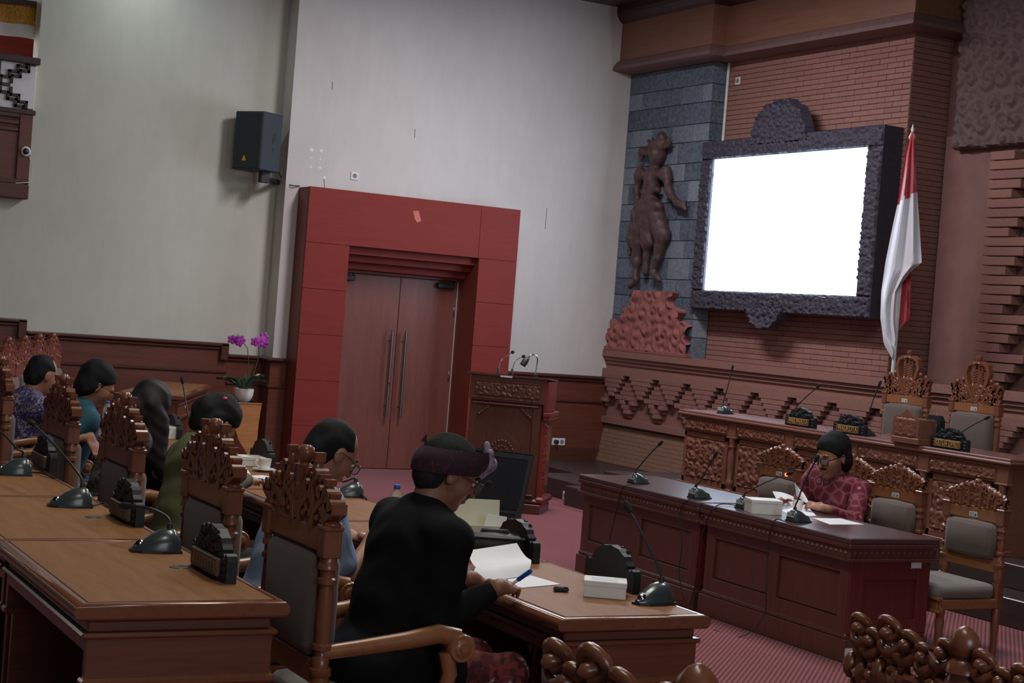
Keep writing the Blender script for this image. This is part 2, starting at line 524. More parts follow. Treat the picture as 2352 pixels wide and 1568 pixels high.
# brick and stone, in the tone of each block
def block(name, cols, rough, bump, sc=40):
    t = NT(name); oi = t.n('ShaderNodeObjectInfo'); v = t.world()
    c = t.ramp(oi.outputs['Random'], [(i/(len(cols)-1), q) for i, q in enumerate(cols)])
    f = t.noise(v, sc, 5, .65)
    c = t.mix(.35, c, t.ramp(f, [(.3, sc3(cols[0], .62)), (.7, sc3(cols[-1], 1.25))]))
    t.bump(f, bump, .006); return t.fin(c, rough, spec=.25)
M['brick'] = block('red_brick', [C(140, 102, 92), C(158, 116, 102), C(148, 106, 100)], .8, .25)
M['brick_all'] = block('red_brick_field', [C(148, 108, 97), C(150, 109, 98)], .8, .25)
M['joint'] = plain('brick_joint', C(116, 82, 74), .9, 0, .15, 30)
M['relief'] = plain('carved_brick', C(146, 100, 90), .82, 0, .14, 25, .2)
M['base_brick'] = block('base_brick', [C(146, 116, 96), C(158, 124, 102), C(150, 116, 98)], .82, .25)
M['andesite'] = block('andesite_tile', [C(62, 74, 88), C(88, 102, 114), C(72, 84, 100), C(96, 108, 122), C(142, 152, 160)], .85, .3, 30)
M['andesite_joint'] = plain('andesite_joint', C(46, 52, 58), .9)
M['dark_carving'] = plain('dark_frame_carving', C(62, 60, 72), .7, 0, .2, 30)
M['bronze'] = plain('statue_wood', C(80, 58, 56), .55, 0, .35, 22, .4)
M['cloud_relief'] = plain('cloud_relief_stone', C(150, 92, 86), .8, 0, .14, 20, .2)
M['panel_stone'] = plain('smooth_stone_strip', C(128, 92, 84), .75, 0, .1, 6)
M['panel_carving'] = plain('stone_carving', C(104, 84, 80), .82, 0, .15, 14, .15)

def carpet():
    t = NT('striped_red_carpet'); v = t.world((1, 1, 0), (0, 0, math.radians(-45)))
    sx = t.n('ShaderNodeSeparateXYZ'); t.l(v, sx.inputs[0])
    def m(op, a, b=None, c=None):
        x = t.n('ShaderNodeMath', operation=op)
        for i, q in enumerate((a, b, c)):
            if q is None: continue
            if isinstance(q, (int, float)): x.inputs[i].default_value = q
            else: t.l(q, x.inputs[i])
        return x.outputs[0]
    stripe = m('SINE', m('MULTIPLY', sx.outputs[1], 2*math.pi/.026))
    stripe = m('MULTIPLY_ADD', stripe, .5, .5)
    dash = m('MULTIPLY_ADD', m('SINE', m('MULTIPLY', sx.outputs[0], 2*math.pi/.011)), .3, .7)
    f = m('MULTIPLY', m('POWER', stripe, .8), dash)
    n = t.noise(t.world(), 1.2, 4)
    c = t.mix(f, C(66, 12, 20), C(178, 104, 106))
    c = t.mix(.25, c, t.ramp(n, [(.3, C(90, 32, 36)), (.7, C(128, 62, 66))]))
    t.bump(f, .25, .004)
    return t.fin(c, .95, spec=.1, sheen=.2)
M['carpet'] = carpet()

M['pad'] = plain('grey_brown_upholstery', C(98, 84, 76), .92, 0, .08, 60, .25, sheen=.2)
M['seat_pad'] = plain('grey_seat_cloth', C(118, 114, 106), .9, 0, .08, 60, .25, sheen=.2)
M['black'] = plain('black_plastic', C(34, 36, 38), .45)
M['mic_grey'] = plain('dark_grey_plastic', C(56, 66, 68), .28, 0, .05, 10, coat=.25)
M['mic_black'] = plain('glossy_black_plastic', C(40, 48, 50), .22, coat=.4)
M['foam'] = plain('microphone_foam', C(26, 27, 28), .95, bump=.5, sc=60)
M['chrome'] = plain('chrome', C(190, 192, 195), .16, 1., .03)
M['steel'] = plain('brushed_steel', C(150, 150, 150), .35, 1., .05)
M['bright_gap'] = plain('bright_gap_pale', C(190, 180, 165), .5, .3, .05)  # pale tone standing in for the brightness of the hinge gap
M['white'] = plain('white_card', C(226, 226, 222), .6, 0, .03)
M['paper'] = plain('white_paper', C(232, 234, 236), .7, 0, .02)
M['china'] = plain('white_china', C(236, 234, 228), .18, 0, .02, coat=.5)
M['cream'] = plain('cream_card', C(206, 202, 180), .7, 0, .04)
M['sticker'] = plain('white_sticker', C(206, 214, 212), .5, 0, .03)
M['print'] = plain('sticker_print', C(60, 80, 110), .6)
M['carved_black'] = plain('black_lacquered_wood', C(32, 35, 39), .5, 0, .25, 30, .15, spec=.35)
M['plate_back'] = plain('nameplate_board', C(66, 60, 58), .6, 0, .1)
M['plate_field'] = plain('nameplate_field', C(52, 44, 40), .45)
M['plate_wood'] = wood('nameplate_brown_field', C(96, 72, 58), 'y', .4, .1, .5)
M['gold'] = plain('gold_paint', C(206, 164, 84), .4, .3, .1)
M['leather'] = plain('black_leather', C(22, 24, 26), .5, 0, .1, 30, .3)
M['blue'] = plain('blue_plastic', C(24, 84, 168), .35)
M['bluecap'] = plain('blue_cap', C(40, 78, 170), .4)
M['clear'] = None
t = NT('clear_plastic'); t.b.inputs['Transmission Weight'].default_value = .85; t.b.inputs['IOR'].default_value = 1.3
M['clear'] = t.fin(C(226, 236, 238), .12)
M['outlet'] = plain('white_outlet_plastic', C(222, 220, 216), .45, 0, .02)
M['outlet_dark'] = plain('outlet_shadow', C(120, 120, 122), .6)
M['cable'] = plain('black_cable', C(22, 22, 24), .5)
M['white_cable'] = plain('white_cable', C(216, 212, 202), .5)
M['speaker'] = plain('speaker_paint', C(44, 52, 58), .6, 0, .1, 80, .3)
M['speaker_grille'] = plain('speaker_grille', C(40, 50, 54), .8, 0, .2, 200, .5)
M['yellow'] = plain('yellow_badge', C(226, 170, 40), .5)
M['flag_red'] = plain('flag_red_satin', C(176, 24, 44), .45, 0, .08, 5, sheen=.4)
M['flag_white'] = plain('flag_white_satin', C(214, 216, 220), .45, 0, .03, 5, sheen=.4)
M['pole'] = plain('white_pole', C(220, 226, 224), .35)
M['leaf'] = plain('orchid_leaf', C(40, 74, 44), .35, 0, .2, 20)
M['stem'] = plain('orchid_stem', C(64, 84, 44), .5)
M['petal'] = plain('orchid_petal', C(156, 40, 150), .5, 0, .18, 60)
M['petal2'] = plain('orchid_lip', C(140, 20, 110), .5)
M['pot'] = plain('white_pot_glaze', C(226, 224, 218), .25, coat=.3)
M['lattice'] = wood('lattice_wood', C(66, 48, 44), 'z', .5, .05)
M['gold_cloth'] = plain('gold_valance', C(206, 150, 60), .6, 0, .35, 40)
M['white_cloth'] = plain('white_valance', C(226, 226, 226), .8, 0, .04)
M['glass'] = None
t = NT('spectacle_glass'); t.b.inputs['Transmission Weight'].default_value = .9; t.b.inputs['IOR'].default_value = 1.2
M['glass'] = t.fin(C(236, 240, 240), .05)
def emit(name, col, s):
    t = NT(name); t.b.inputs['Emission Color'].default_value = (*col, 1); t.b.inputs['Emission Strength'].default_value = s
    return t.fin(col, .4)
M['screen'] = emit('lit_screen', (.66, .82, 1.0), 8.0)
M['screen_line'] = emit('lit_screen_line', (.5, .9, 1.0), 1.9)
M['led'] = emit('red_mic_ring', (1, .09, .02), 5)
M['daylight'] = emit('bright_gallery_window', (1, .97, .95), 3.0)
M['lamp'] = emit('lamp_diffuser', (1, .95, .86), 3.5)

# skin, hair and cloth
def skin(name, col):
    t = NT(name); v = t.coord(); c = t.ramp(t.noise(v, 9, 4), [(.3, sc3(col, .86)), (.7, sc3(col, 1.1))])
    t.b.inputs['Subsurface Weight'].default_value = .08; t.b.inputs['Subsurface Radius'].default_value = (.02, .008, .004)
    return t.fin(c, .5)
M['skin'] = skin('brown_skin', C(156, 108, 84)); M['skin2'] = skin('tan_skin', C(176, 128, 104)); M['skin3'] = skin('dark_skin', C(138, 94, 72))
M['hair'] = plain('black_hair', C(24, 24, 26), .7, 0, .3, 60, .6, spec=.2)
M['hair_brown'] = plain('dark_brown_hair', C(32, 26, 26), .55, 0, .35, 60, .5, spec=.3)
M['hair_grey'] = plain('short_grey_hair', C(40, 42, 42), .85, 0, .3, 90, .5, spec=.15)
M['black_cloth'] = plain('black_shirt_cloth', C(17, 19, 22), .9, 0, .15, 30, .15, spec=.15)
M['dark_cloth'] = plain('dark_trousers', C(28, 30, 36), .9, 0, .1)
M['olive'] = plain('olive_cloth', C(92, 94, 64), .9, 0, .14, 14, .15)
M['teal'] = plain('teal_cloth', C(34, 80, 94), .85, 0, .12, 14, .15)
M['jeans'] = plain('blue_jeans_cloth', C(52, 72, 110), .9, 0, .15)
def stripes():
    t = NT('blue_striped_shirt'); v = t.coord()
    sx = t.n('ShaderNodeSeparateXYZ'); t.l(v, sx.inputs[0])
    w = t.n('ShaderNodeTexWave', wave_type='BANDS', bands_direction='Y'); w.inputs['Scale'].default_value = 26; w.inputs['Distortion'].default_value = .6
    t.l(v, w.inputs[0])
    c = t.ramp(w.outputs['Color'], [(.3, C(124, 146, 180)), (.8, C(144, 168, 200))])
    return t.fin(c, .85)
M['blue_shirt'] = stripes()
def batik_red():
    t = NT('red_batik'); v = t.coord((1, 1, 1))
    a = t.n('ShaderNodeTexVoronoi', feature='DISTANCE_TO_EDGE'); a.inputs['Scale'].default_value = 13; a.inputs['Randomness'].default_value = .7
    b = t.n('ShaderNodeTexVoronoi'); b.inputs['Scale'].default_value = 13; b.inputs['Randomness'].default_value = .7
    t.l(v, a.inputs[0]); t.l(v, b.inputs[0])
    e = t.ramp(a.outputs[0], [(.02, C(142, 84, 94)), (.08, C(122, 40, 54)), (.25, C(96, 22, 36))])
    d = t.ramp(b.outputs['Distance'], [(.0, C(92, 86, 96)), (.16, C(92, 86, 96)), (.22, C(186, 120, 130)), (.3, C(186, 120, 130))])
    k = t.ramp(b.outputs['Distance'], [(.24, (1, 1, 1)), (.28, (0, 0, 0))])
    s = t.n('ShaderNodeTexVoronoi'); s.inputs['Scale'].default_value = 13; s.inputs['Randomness'].default_value = .7; t.l(v, s.inputs[0])
    odd = t.ramp(s.outputs['Color'], [(.52, (0, 0, 0)), (.56, (1, 1, 1))])
    return t.fin(t.mix(t.mix(1, k, odd, 'MULTIPLY'), e, d), .8)
M['batik_red'] = batik_red()
def batik(name, ground, mark, sc, lo, hi):
    t = NT(name); v = t.coord(); f = t.noise(v, sc, 3, .6, 2.2)
    return t.fin(t.ramp(f, [(lo, ground), (lo+.05, mark), (hi, mark), (hi+.05, ground)]), .85)
M['batik_purple'] = batik('purple_batik', C(52, 44, 104), C(168, 154, 130), 26, .52, .6)
M['batik_dark'] = batik('grey_black_batik', C(34, 32, 36), C(128, 122, 116), 40, .5, .56)
def sarong():
    t = NT('patterned_sarong'); v = t.coord()
    b = t.n('ShaderNodeTexVoronoi'); b.inputs['Scale'].default_value = 46; t.l(v, b.inputs[0])
    a = t.n('ShaderNodeTexVoronoi', feature='DISTANCE_TO_EDGE'); a.inputs['Scale'].default_value = 46; t.l(v, a.inputs[0])
    big = t.noise(v, 11, 2)
    k = t.ramp(big, [(.58, (0, 0, 0)), (.62, (1, 1, 1))])
    c1 = t.ramp(b.outputs['Color'], [(.3, C(64, 20, 24)), (.7, C(120, 44, 40))])
    c2 = t.ramp(a.outputs[0], [(.03, C(40, 30, 32)), (.08, C(196, 186, 176))])
    return t.fin(t.mix(k, c1, c2), .85)
M['sarong'] = sarong()
M['udeng'] = batik('maroon_headcloth', C(46, 26, 38), C(88, 42, 56), 30, .58, .64)
M['udeng_light'] = batik('lilac_headcloth_fold', C(150, 138, 160), C(140, 36, 40), 30, .56, .64)
M['clip'] = plain('red_hair_clip', C(206, 40, 60), .4)
M['checks'] = batik('blue_white_check', C(216, 220, 230), C(34, 44, 104), 60, .5, .56)
M['eye_white'] = plain('eye_white', C(206, 200, 196), .3)
M['lips'] = plain('lips', C(128, 78, 72), .5)
M['lens_black'] = plain('black_frame', C(20, 20, 22), .3)

# ------------------------------------------------------------------ the room
YD = PZ(793, 1074.5, 0)[1]           # door leaves
YW, YL, YS = YD-.155, YD+.13, YD-.48 # wall beside the door, recessed wall on the left, front of the door surround
XP, XB = 10.45, 10.65                # statue pier and brick bay of the stage wall
XC = 11.15                           # back of the centre recess
CORN = 6.18                          # step between the two wall parts

fl = struct('floor', 'red striped carpet with low seating tiers')
m = MB(); m.box(-9, 12, -8, 18, -.2, 0); o = m.build('carpet', M['carpet'], fl)
T1, T2, T3 = .12, .24, .36
for z0, z1, x in ((0, T1, 3.45), (T1, T2, 1.8), (T2, T3, .2)):
    m = MB(); m.box(-9, x, -8, 17.0, z0-.05, z1); m.build('tier', M['carpet'], fl)
m = MB(); m.box(3.45, 5.72, 13.4, 17.0, -.05, T1); m.build('tier', M['carpet'], fl)

wl = struct('wall_left', 'cream wall to the left of the door, set back')
m = MB(); m.box(3.53, CORN+.02, YL, YL+.25, 0, CEIL); m.box(-9, 3.53, YL, YL+.25, 0, 2.64); m.box(-9, 3.53, YL, YL+.25, 5.1, CEIL)
m.build('plaster', M['plaster_left'], wl)
wd = struct('wall_door', 'cream wall around the door')
m = MB(); m.box(CORN, 6.9, YW, YW+.45, 0, CEIL); m.box(8.47, XC+.5, YW, YW+.45, 0, CEIL); m.box(6.9, 8.47, YW, YW+.45, 2.5, CEIL)
m.build('plaster', M['plaster'], wd)
# small scars of the plaster: pale patches left by a removed sign and two cracks
sc_ = MB()
for x, y, r in ((716, 344, 5), (738, 346, 4), (716, 362, 2), (736, 366, 2), (714, 383, 2.4), (735, 385, 3), (745, 408, 4)):
    p = PY(x, y, YW); sc_.lathe([(r*.0045, 0), (r*.0045, -.002)], 8, (p[0], YW, p[2]), 'y')
sc_.build('filler_patch', M['white'], wd)
ck = MB()
for pts, Y in ((((744, 410), (745, 430)), YW), (((953, 296), (952, 316)), YW), (((1256, 478), (1254, 500), (1252, 526)), YW), (((764, 188), (763, 206)), YW)):
    ck.tube([tuple(PY(x, y, Y)-np.array([0, .001, 0])) for x, y in pts], .004, 5)
ck.build('crack', M['outlet_dark'], wd)

ce = struct('ceiling', 'dark wooden ceiling')
m = MB(); m.box(-9, 12, -8, 18, CEIL, CEIL+.2); m.build('boards', M['ceil'], ce)

# wainscot, stepping up with the tiers
wn = struct('trim_1', 'dark wood wainscot stepping along the cream wall')
def wains(x0, x1, Y, top, parent, base=True):
    m = MB(); m.box(x0, x1, Y-.03, Y+.02, 0, top-.035); m.build('panel', M['wainscot'], parent)
    m = MB(); m.rbox(x0, x1, Y-.085, Y-.01, top-.04, top, .012); m.rbox(x0, x1, Y-.06, Y-.01, top-.075, top-.04, .01)
    m.build('cap', M['wainscot_trim'], parent)
    m = MB(); m.rbox(x0, x1, Y-.05, Y-.02, top-.33, top-.295, .008); m.build('rail', M['wainscot_trim'], parent)
    if base:
        m = MB(); m.rbox(x0, x1, Y-.05, Y-.01, 0, .34, .006); m.build('skirting', M['wainscot_trim'], parent)
X1, X2 = PY(522, 789, YL)[0], PY(58, 755, YL)[0]
wains(X1, CORN+.2, YL, 1.195, wn); wains(X2, X1, YL, 1.31, wn); wains(-9, X2, YL, 1.425, wn)
m = MB(); m.rbox(X1-.09, X1, YL-.085, YL-.01, 1.12, 1.31, .01); m.rbox(X2-.09, X2, YL-.085, YL-.01, 1.23, 1.425, .01); m.build('riser_cap', M['wainscot_trim'], wn)
m = MB(); m.box(CORN-.03, 6.345, YW-.03, YL, 0, 1.16); m.build('return_panel', M['wainscot'], wn)
m = MB(); m.rbox(CORN-.085, 6.345, YW-.085, YL-.01, 1.155, 1.195, .012); m.rbox(CORN-.05, 6.345, YW-.05, YL-.01, .865, .9, .008); m.build('return_cap', M['wainscot_trim'], wn)
wr = struct('trim_2', 'dark wood wainscot between the lectern and the stage wall')
wains(8.95, XP+.1, YW, 1.205, wr)

# ------------------------------------------------------------------ door with its red surround
sur = struct('trim_3', 'wide red laminate door surround built of panels')
zj = [0, .495, .985, 1.48, 1.97, 2.465]
def panel(x0, x1, z0, z1, y0, y1, name='panel', mat='red'):
    m = MB(); m.rbox(x0+.0012, x1-.0012, y0, y1, z0+.0012, z1-.0012, .003); m.build(name, M[mat], sur)
xl0, xl1, xr0, xr1 = 6.335, 6.845, 8.425, 8.912
for a, b in zip(zj[:-1], zj[1:]):
    panel(xl0, xl1, a, b, YS, YS+.03); panel(xr0, xr1, a, b, YS, YS+.03)
panel(xl0, 8.41, 2.465, 3.06, YS, YS+.03); panel(8.41, xr1, 2.465, 3.06, YS, YS+.03)
m = MB(); m.box(xl0+.002, xl0+.04, YS+.03, YW+.05, 0, 3.02); m.box(xr1-.04, xr1-.002, YS+.03, YW+.05, 0, 3.02); m.box(xl0+.002, xr1-.002, YS+.03, YW+.05, 3.02, 3.055)
m.box(xl1-.04, xl1-.001, YS+.03, YD+.05, 0, 2.46); m.box(xr0+.001, xr0+.04, YS+.03, YD+.05, 0, 2.46)
m.build('reveal', M['red_dark'], sur)
for i in range(3):     # stepped header, each strip further in
    y0 = YS+.09+i*.11
    m = MB(); m.rbox(xl1, xr0, y0, y0+.1, 2.225+.078*(2-i), 2.47, .003); m.build('header_strip', M['red'], sur)
m = MB(); m.box(xl1, xr0, YS+.42, YD+.06, 2.19, 2.5); m.build('head_lining', M['red_dark'], sur)
p = PY(957, 496, YS)
m = MB()
m.prism([(p[0]-.05, p[2]+.05), (p[0]+.02, p[2]+.06), (p[0]+.06, p[2]-.05), (p[0]+.01, p[2]-.07), (p[0]-.02, p[2]-.03)], YS-.0012, YS, 'xz'); m.build('scuff', plain('scuffed_laminate', C(196, 106, 92), .7), sur)

dl = struct('door_1', 'double door of brown veneer')
xm = 7.70
for x0, x1, sgn in ((xl1+.003, xm-.003, 1), (xm+.003, xr0-.012, -1)):
    m = MB(); m.rbox(x0, x1, YD, YD+.045, .006, 2.185, .003); lf = m.build('leaf', M['door'], dl)
    hx = xm-.085*sgn
    m = MB(); m.tube([(hx, YD-.07, .60), (hx, YD-.07, 1.58)], .016, 12)
    for z in (.72, 1.46): m.tube([(hx, YD-.07, z), (hx, YD, z)], .01, 8)
    m.build('pull_handle', M['steel'], lf)
    cx = x0+.16 if sgn > 0 else x1-.16
    m = MB(); m.rbox(cx-.11, cx+.11, YD-.06, YD, 2.1, 2.16, .008); m.tube([(cx+.09, YD-.04, 2.16), (cx+.09, YD-.04, 2.2), (cx-.14, YD-.05, 2.2)], .01, 6)
    m.build('door_closer', M['black'], lf)
m = MB(); m.box(xr0-.012, xr0, YD-.01, YD+.04, 0, 2.19); m.build('bright_gap_strip', M['bright_gap'], dl)  # bright gap on the hinge side, put in as a pale strip
m = MB()
for z in (.35, 1.1, 1.85): m.tube([(xr0-.035, YD-.008, z-.06), (xr0-.035, YD-.008, z+.06)], .007, 6)
m.build('hinge', M['steel'], dl)
m = MB(); m.tube([(xm-.085, YD-.088, .98), (xm-.085, YD-.06, .98)], .014, 8); m.build('lock_knob', M['chrome'], dl)
m = MB(); m.box(xl1, xr0, YD+.05, YD+.1, 0, 2.5); m.build('backing', M['red_dark'], dl)

# ------------------------------------------------------------------ stage platform
st = struct('floor_stage', 'dark wooden stage platform with steps')
for name, x0, y0, y1, z0, z1 in (('platform', 9.2, 15.25, YW, 0, .195), ('platform', 8.6, 14.1, 15.25, 0, .195), ('platform', 8.37, -2, 14.1, 0, .195), ('upper_platform', 8.72, -2, 13.95, .195, .37)):
    m = MB(); m.rbox(x0, XC+.4, y0, y1, z0, z1, .006); m.build(name, M['stage'], st)

# ------------------------------------------------------------------ stage wall: pier, brick bay, recess
YP = PX(1640, 150, XP)[1]            # near edge of the pier
YB0 = PX(2101.3, 80, XB)[1]          # near edge of the brick bay
ZT = 4.86                            # underside of the cornice
ZLEDGE = 1.50
wb = struct('wall_stage', 'stage wall of brick, stone tiles and carvings')
m = MB(); m.box(XP+.02, XC+.5, YP+.02, YW+.4, 0, CEIL); m.box(XB+.02, XC+.5, YB0+.02, YP+.03, 0, CEIL); m.box(XC, XC+.5, -2, YB0+.03, 0, CEIL)
m.build('core', M['joint'], wb)

# stone tiles of the pier face and its side
rg = random.Random(5)
tile_me = {}
def tile_mesh(kind, w, h, t, c, mat):
    k = (kind, round(w, 3), round(h, 3), round(t, 3))
    if k not in tile_me:
        m = MB(); m.rbox(0, t, -w/2, w/2, -h/2, h/2, c); tile_me[k] = m.mesh(kind, mat)
    return tile_me[k]
z = ZLEDGE+.02; row = 0
while z < ZT:
    h = .2 if row % 2 else .24
    y = YP; k = 0
    off = (.0, .17, .31)[row % 3]
    edges = [YP]
    e = YP+(off or .42)
    while e < YW-.08: edges.append(e); e += .42
    edges.append(YW)
    for a, b in zip(edges[:-1], edges[1:]):
        if b-a < .02: continue
        put('stone_tile', tile_mesh('stone_tile', b-a-.006, h-.006, .03, .004, M['andesite']), wb, (XP-.004*rg.random(), (a+b)/2, z+h/2))
    # side of the pier, turned to the camera
    mm = tile_mesh('stone_tile', XB-XP-.004, h-.006, .03, .004, M['andesite'])
    q = put('stone_tile', mm, wb, ((XP+XB)/2, YP, z+h/2), math.pi/2)
    z += h; row += 1

# bricks of the bay: courses on the face and on the side to the recess
BH, BL = .0545, .235
bk = []
z = ZLEDGE+.03; row = 0
while z < ZT+.08:
    y = YB0-(.5*BL if row % 2 else 0)
    while y < YP:
        a, b = max(y, YB0), min(y+BL, YP)
        if b-a > .03: bk.append(('f', (a+b)/2, b-a, z+BH/2))
        y += BL
    z += BH; row += 1
SCR = [PX(1658.6, 368, XB-.12), PX(2016.8, 341.7, XB-.12), PX(1636.5, 668.4, XB-.12), PX(1991, 681, XB-.12)]
sy0, sy1 = (SCR[1][1]+SCR[3][1])/2, (SCR[0][1]+SCR[2][1])/2
sz0, sz1 = (SCR[2][2]+SCR[3][2])/2, (SCR[0][2]+SCR[1][2])/2
vis = [b for b in bk if not (sy0-.15 < b[1] < sy1+.12 and sz0-.15 < b[3] < sz1+.12)]
vis.sort(key=lambda b: b[1]-.25*abs(b[3]-4.1))
own, rest = vis[:300], vis[300:]+[b for b in bk if b not in vis]
for f, y, w, zc in own:
    ww = BL if abs(w-BL) < .01 else round(w, 3)
    put('brick', tile_mesh('brick', ww-.004, BH-.0045, .03, .0025, M['brick']), wb, (XB-.0035*rg.random(), y, zc))
m = MB()
for f, y, w, zc in rest:
    d = .0035*rg.random()
    m.rbox(XB-d, XB+.03, y-w/2+.002, y+w/2-.002, zc-BH/2+.00225, zc+BH/2-.00225, .0025)
o = m.build('brick_field', M['brick_all'], wb); o['kind'] = 'stuff'
m = MB(); z = ZLEDGE; row = 0
while z < ZT+.05:
    x = XB+.004-(.1 if row % 2 else 0)
    while x < XC:
        a, b = max(x, XB+.004), min(x+BL, XC)
        if b-a > .02: m.rbox(a+.002, b-.002, YB0-.003*rg.random(), YB0+.03, z+.002, z+BH-.002, .0025)
        x += BL
    z += BH; row += 1
o = m.build('brick_return', M['brick_all'], wb); o['kind'] = 'stuff'

# cornice: profile run along pier, bay and recess
def run_profile(prof, path, name, mat, parent):
    """prof: (outwards, z); path: plan points, outward is to the left hand when walking"""
    m = MB(); n = len(path); rows = []
    for i, p in enumerate(path):
        P = Vector((p[0], p[1]))
        def nrm(a, b):
            d = (Vector((b[0], b[1]))-Vector((a[0], a[1]))).normalized(); return Vector((-d.y, d.x))
        if i == 0: nn = nrm(path[0], path[1])
        elif i == n-1: nn = nrm(path[-2], path[-1])
        else:
            a, b = nrm(path[i-1], p), nrm(p, path[i+1]); nn = (a+b)/(1+a.dot(b))
        rows.append([(P.x+nn.x*o_, P.y+nn.y*o_, z) for o_, z in prof])
    k = len(prof)
    V = [q for r in rows for q in r]
    F = [(i*k+j, (i+1)*k+j, (i+1)*k+j+1, i*k+j+1) for i in range(n-1) for j in range(k-1)]
    m.add(V, F); return m.build(name, mat, parent)
plan = [(XC+.0, YB0-.0), (XB, YB0), (XB, YP), (XP, YP), (XP, YW)]
co = struct('trim_4', 'wooden cornice along the top of the stage wall')
run_profile([(0, ZT-.02), (.02, ZT-.02), (.27, ZT), (.265, ZT+.04), (.215, ZT+.11)], plan, 'lower_moulding', M['cornice_lip'], co)
run_profile([(.215, ZT+.11), (.18, ZT+.13), (.18, ZT+.57)], plan, 'fascia', M['cornice'], co)
run_profile([(.18, ZT+.57), (.22, ZT+.6), (.26, ZT+.66), (.27, ZT+.7), (.27, CEIL)], plan, 'upper_moulding', M['ceil'], co)

# ledge under the bay, the band of stepped motifs and the battered brick base
lg = struct('trim_5', 'stepped brick ledge below the statue and the screen')
plan2 = [(XP, -2), (XP, YW)]
run_profile([(-.3, ZLEDGE+.03), (.0, ZLEDGE+.03), (.10, ZLEDGE+.03), (.10, ZLEDGE-.045), (.075, ZLEDGE-.05), (.075, ZLEDGE-.085), (.05, ZLEDGE-.09), (.05, ZLEDGE-.13), (.03, ZLEDGE-.135), (.03, ZLEDGE-.19), (.0, ZLEDGE-.2)], plan2, 'moulding', M['brick_all'], lg)
bd = struct('trim_6', 'brick band with stepped diamond motifs')
m = MB(); m.box(XP+.01, XP+.3, -2, YW, 0, ZLEDGE); m.build('band_back', M['brick_all'], bd)
ZB0, ZB1 = .66, 1.30                 # the band
# upper fringe of hanging stepped merlons and diamonds on the lower half; each block is one part
cells = PX(1443, 868, XP-.05)[1]-PX(1510, 880, XP-.05)[1]
k0 = YW+.02
nb = 0
blocks = {}
def bandblock(y, w, z0, z1, t, name='band_block'):
    global nb
    put(name, tile_mesh(name, w-.004, z1-z0-.003, t, .004, M['brick']), bd, (XP-t+.012, y, (z0+z1)/2)); nb += 1
u = .0525
yc = PX(1443, 868, XP-.05)[1]+cells
while yc > 6.5:
    near = yc > 9.0
    # merlon hanging between the diamonds: widths shrink downwards
    for i, wv in enumerate((.48, .40, .30, .2, .12)):
        bandblock(yc-cells/2, wv, ZB1-.05-(i+1)*u, ZB1-.05-i*u, .095)
    # diamond: widths grow then shrink
    if yc > 11.2:
        for i, wv in enumerate((.10, .2, .30, .38, .42, .38, .30, .2, .1)):
            z0 = ZB0+.09+i*u
            if i in (1, 2, 3, 4):
                n = int(round(wv/.1))
                for q in range(n):
                    yy = yc+(q-(n-1)/2)*.1
                    bandblock(yy, .1, z0, z0+u, .05+.05*((q+i) % 2))
            else: bandblock(yc, wv, z0, z0+u, .04)
    yc -= cells
m = MB(); m.box(XP-.083, XP+.02, -2, YW, ZB1-.055, ZB1+.01); m.box(XP-.06, XP+.02, -2, YW, ZB0-.0, ZB0+.075); m.build('band_rim', M['brick_all'], bd)
m = MB(); z = .195; i = 0; n = 9
while i < n:
    x = XP-.10+.085*(i/(n-1))**.7
    y = YW; j = 0
    h = (ZB0-.03-.195)/n
    y = 6.0 if True else 0
    y -= (.11 if i % 2 else 0)
    while y < YW:
        a, b = y, min(y+.24, YW)
        if b-a > .02: m.rbox(x-.002*rg.random(), x+.1, a+.0015, b-.0015, z+.001, z+h-.0015, .003)
        y += .24
    z += h; i += 1
o = m.build('base_bricks', M['base_brick'], bd); o['kind'] = 'stuff'
m = MB(); m.box(XP-.01, XP+.05, -2, YW, 0.195, ZB0); m.build('base_core', M['joint'], bd)

# recess: smooth strip, carved slab above, stepped brick pilaster
ys0, ys1 = PX(2283, 350, XC-.16)[1], YB0
m = MB(); m.rbox(XC-.05, XC+.02, ys0-.02, YB0-.05, ZLEDGE, 3.9, .01); m.build('smooth_strip', M['panel_stone'], wb)
zc0 = PX(2205, 343, XC-.12)[2]
yc1 = PX(2203, 200, XC-.12)[1]
w, h = 2.2, CEIL-zc0
P = carved(w, h, .08, 11, .2, .016)
m = MB(); m.box(-.0, .12, 0, w, 0, h); m.grid(P+np.array([-.0, 0, 0])); cs = m.build('carved_slab', M['panel_carving'], wb, (XC-.12, yc1-w, zc0))
z = ZLEDGE; i = 0
while z < zc0-.08:
    wv = (.30, .40, .50, .60)[i % 4]; hh = .088
    m = tile_mesh('pilaster_brick', wv, hh-.008, .2-.02*(i % 4 == 0), .006, M['brick'])
    put('pilaster_brick', m, wb, (XC-.2, ys0-wv/2, z+hh/2))
    z += hh; i += 1
m = MB(); m.box(XC-.06, XC, ys0-.75, ys0, ZLEDGE, zc0); m.build('pilaster_core', M['joint'], wb)

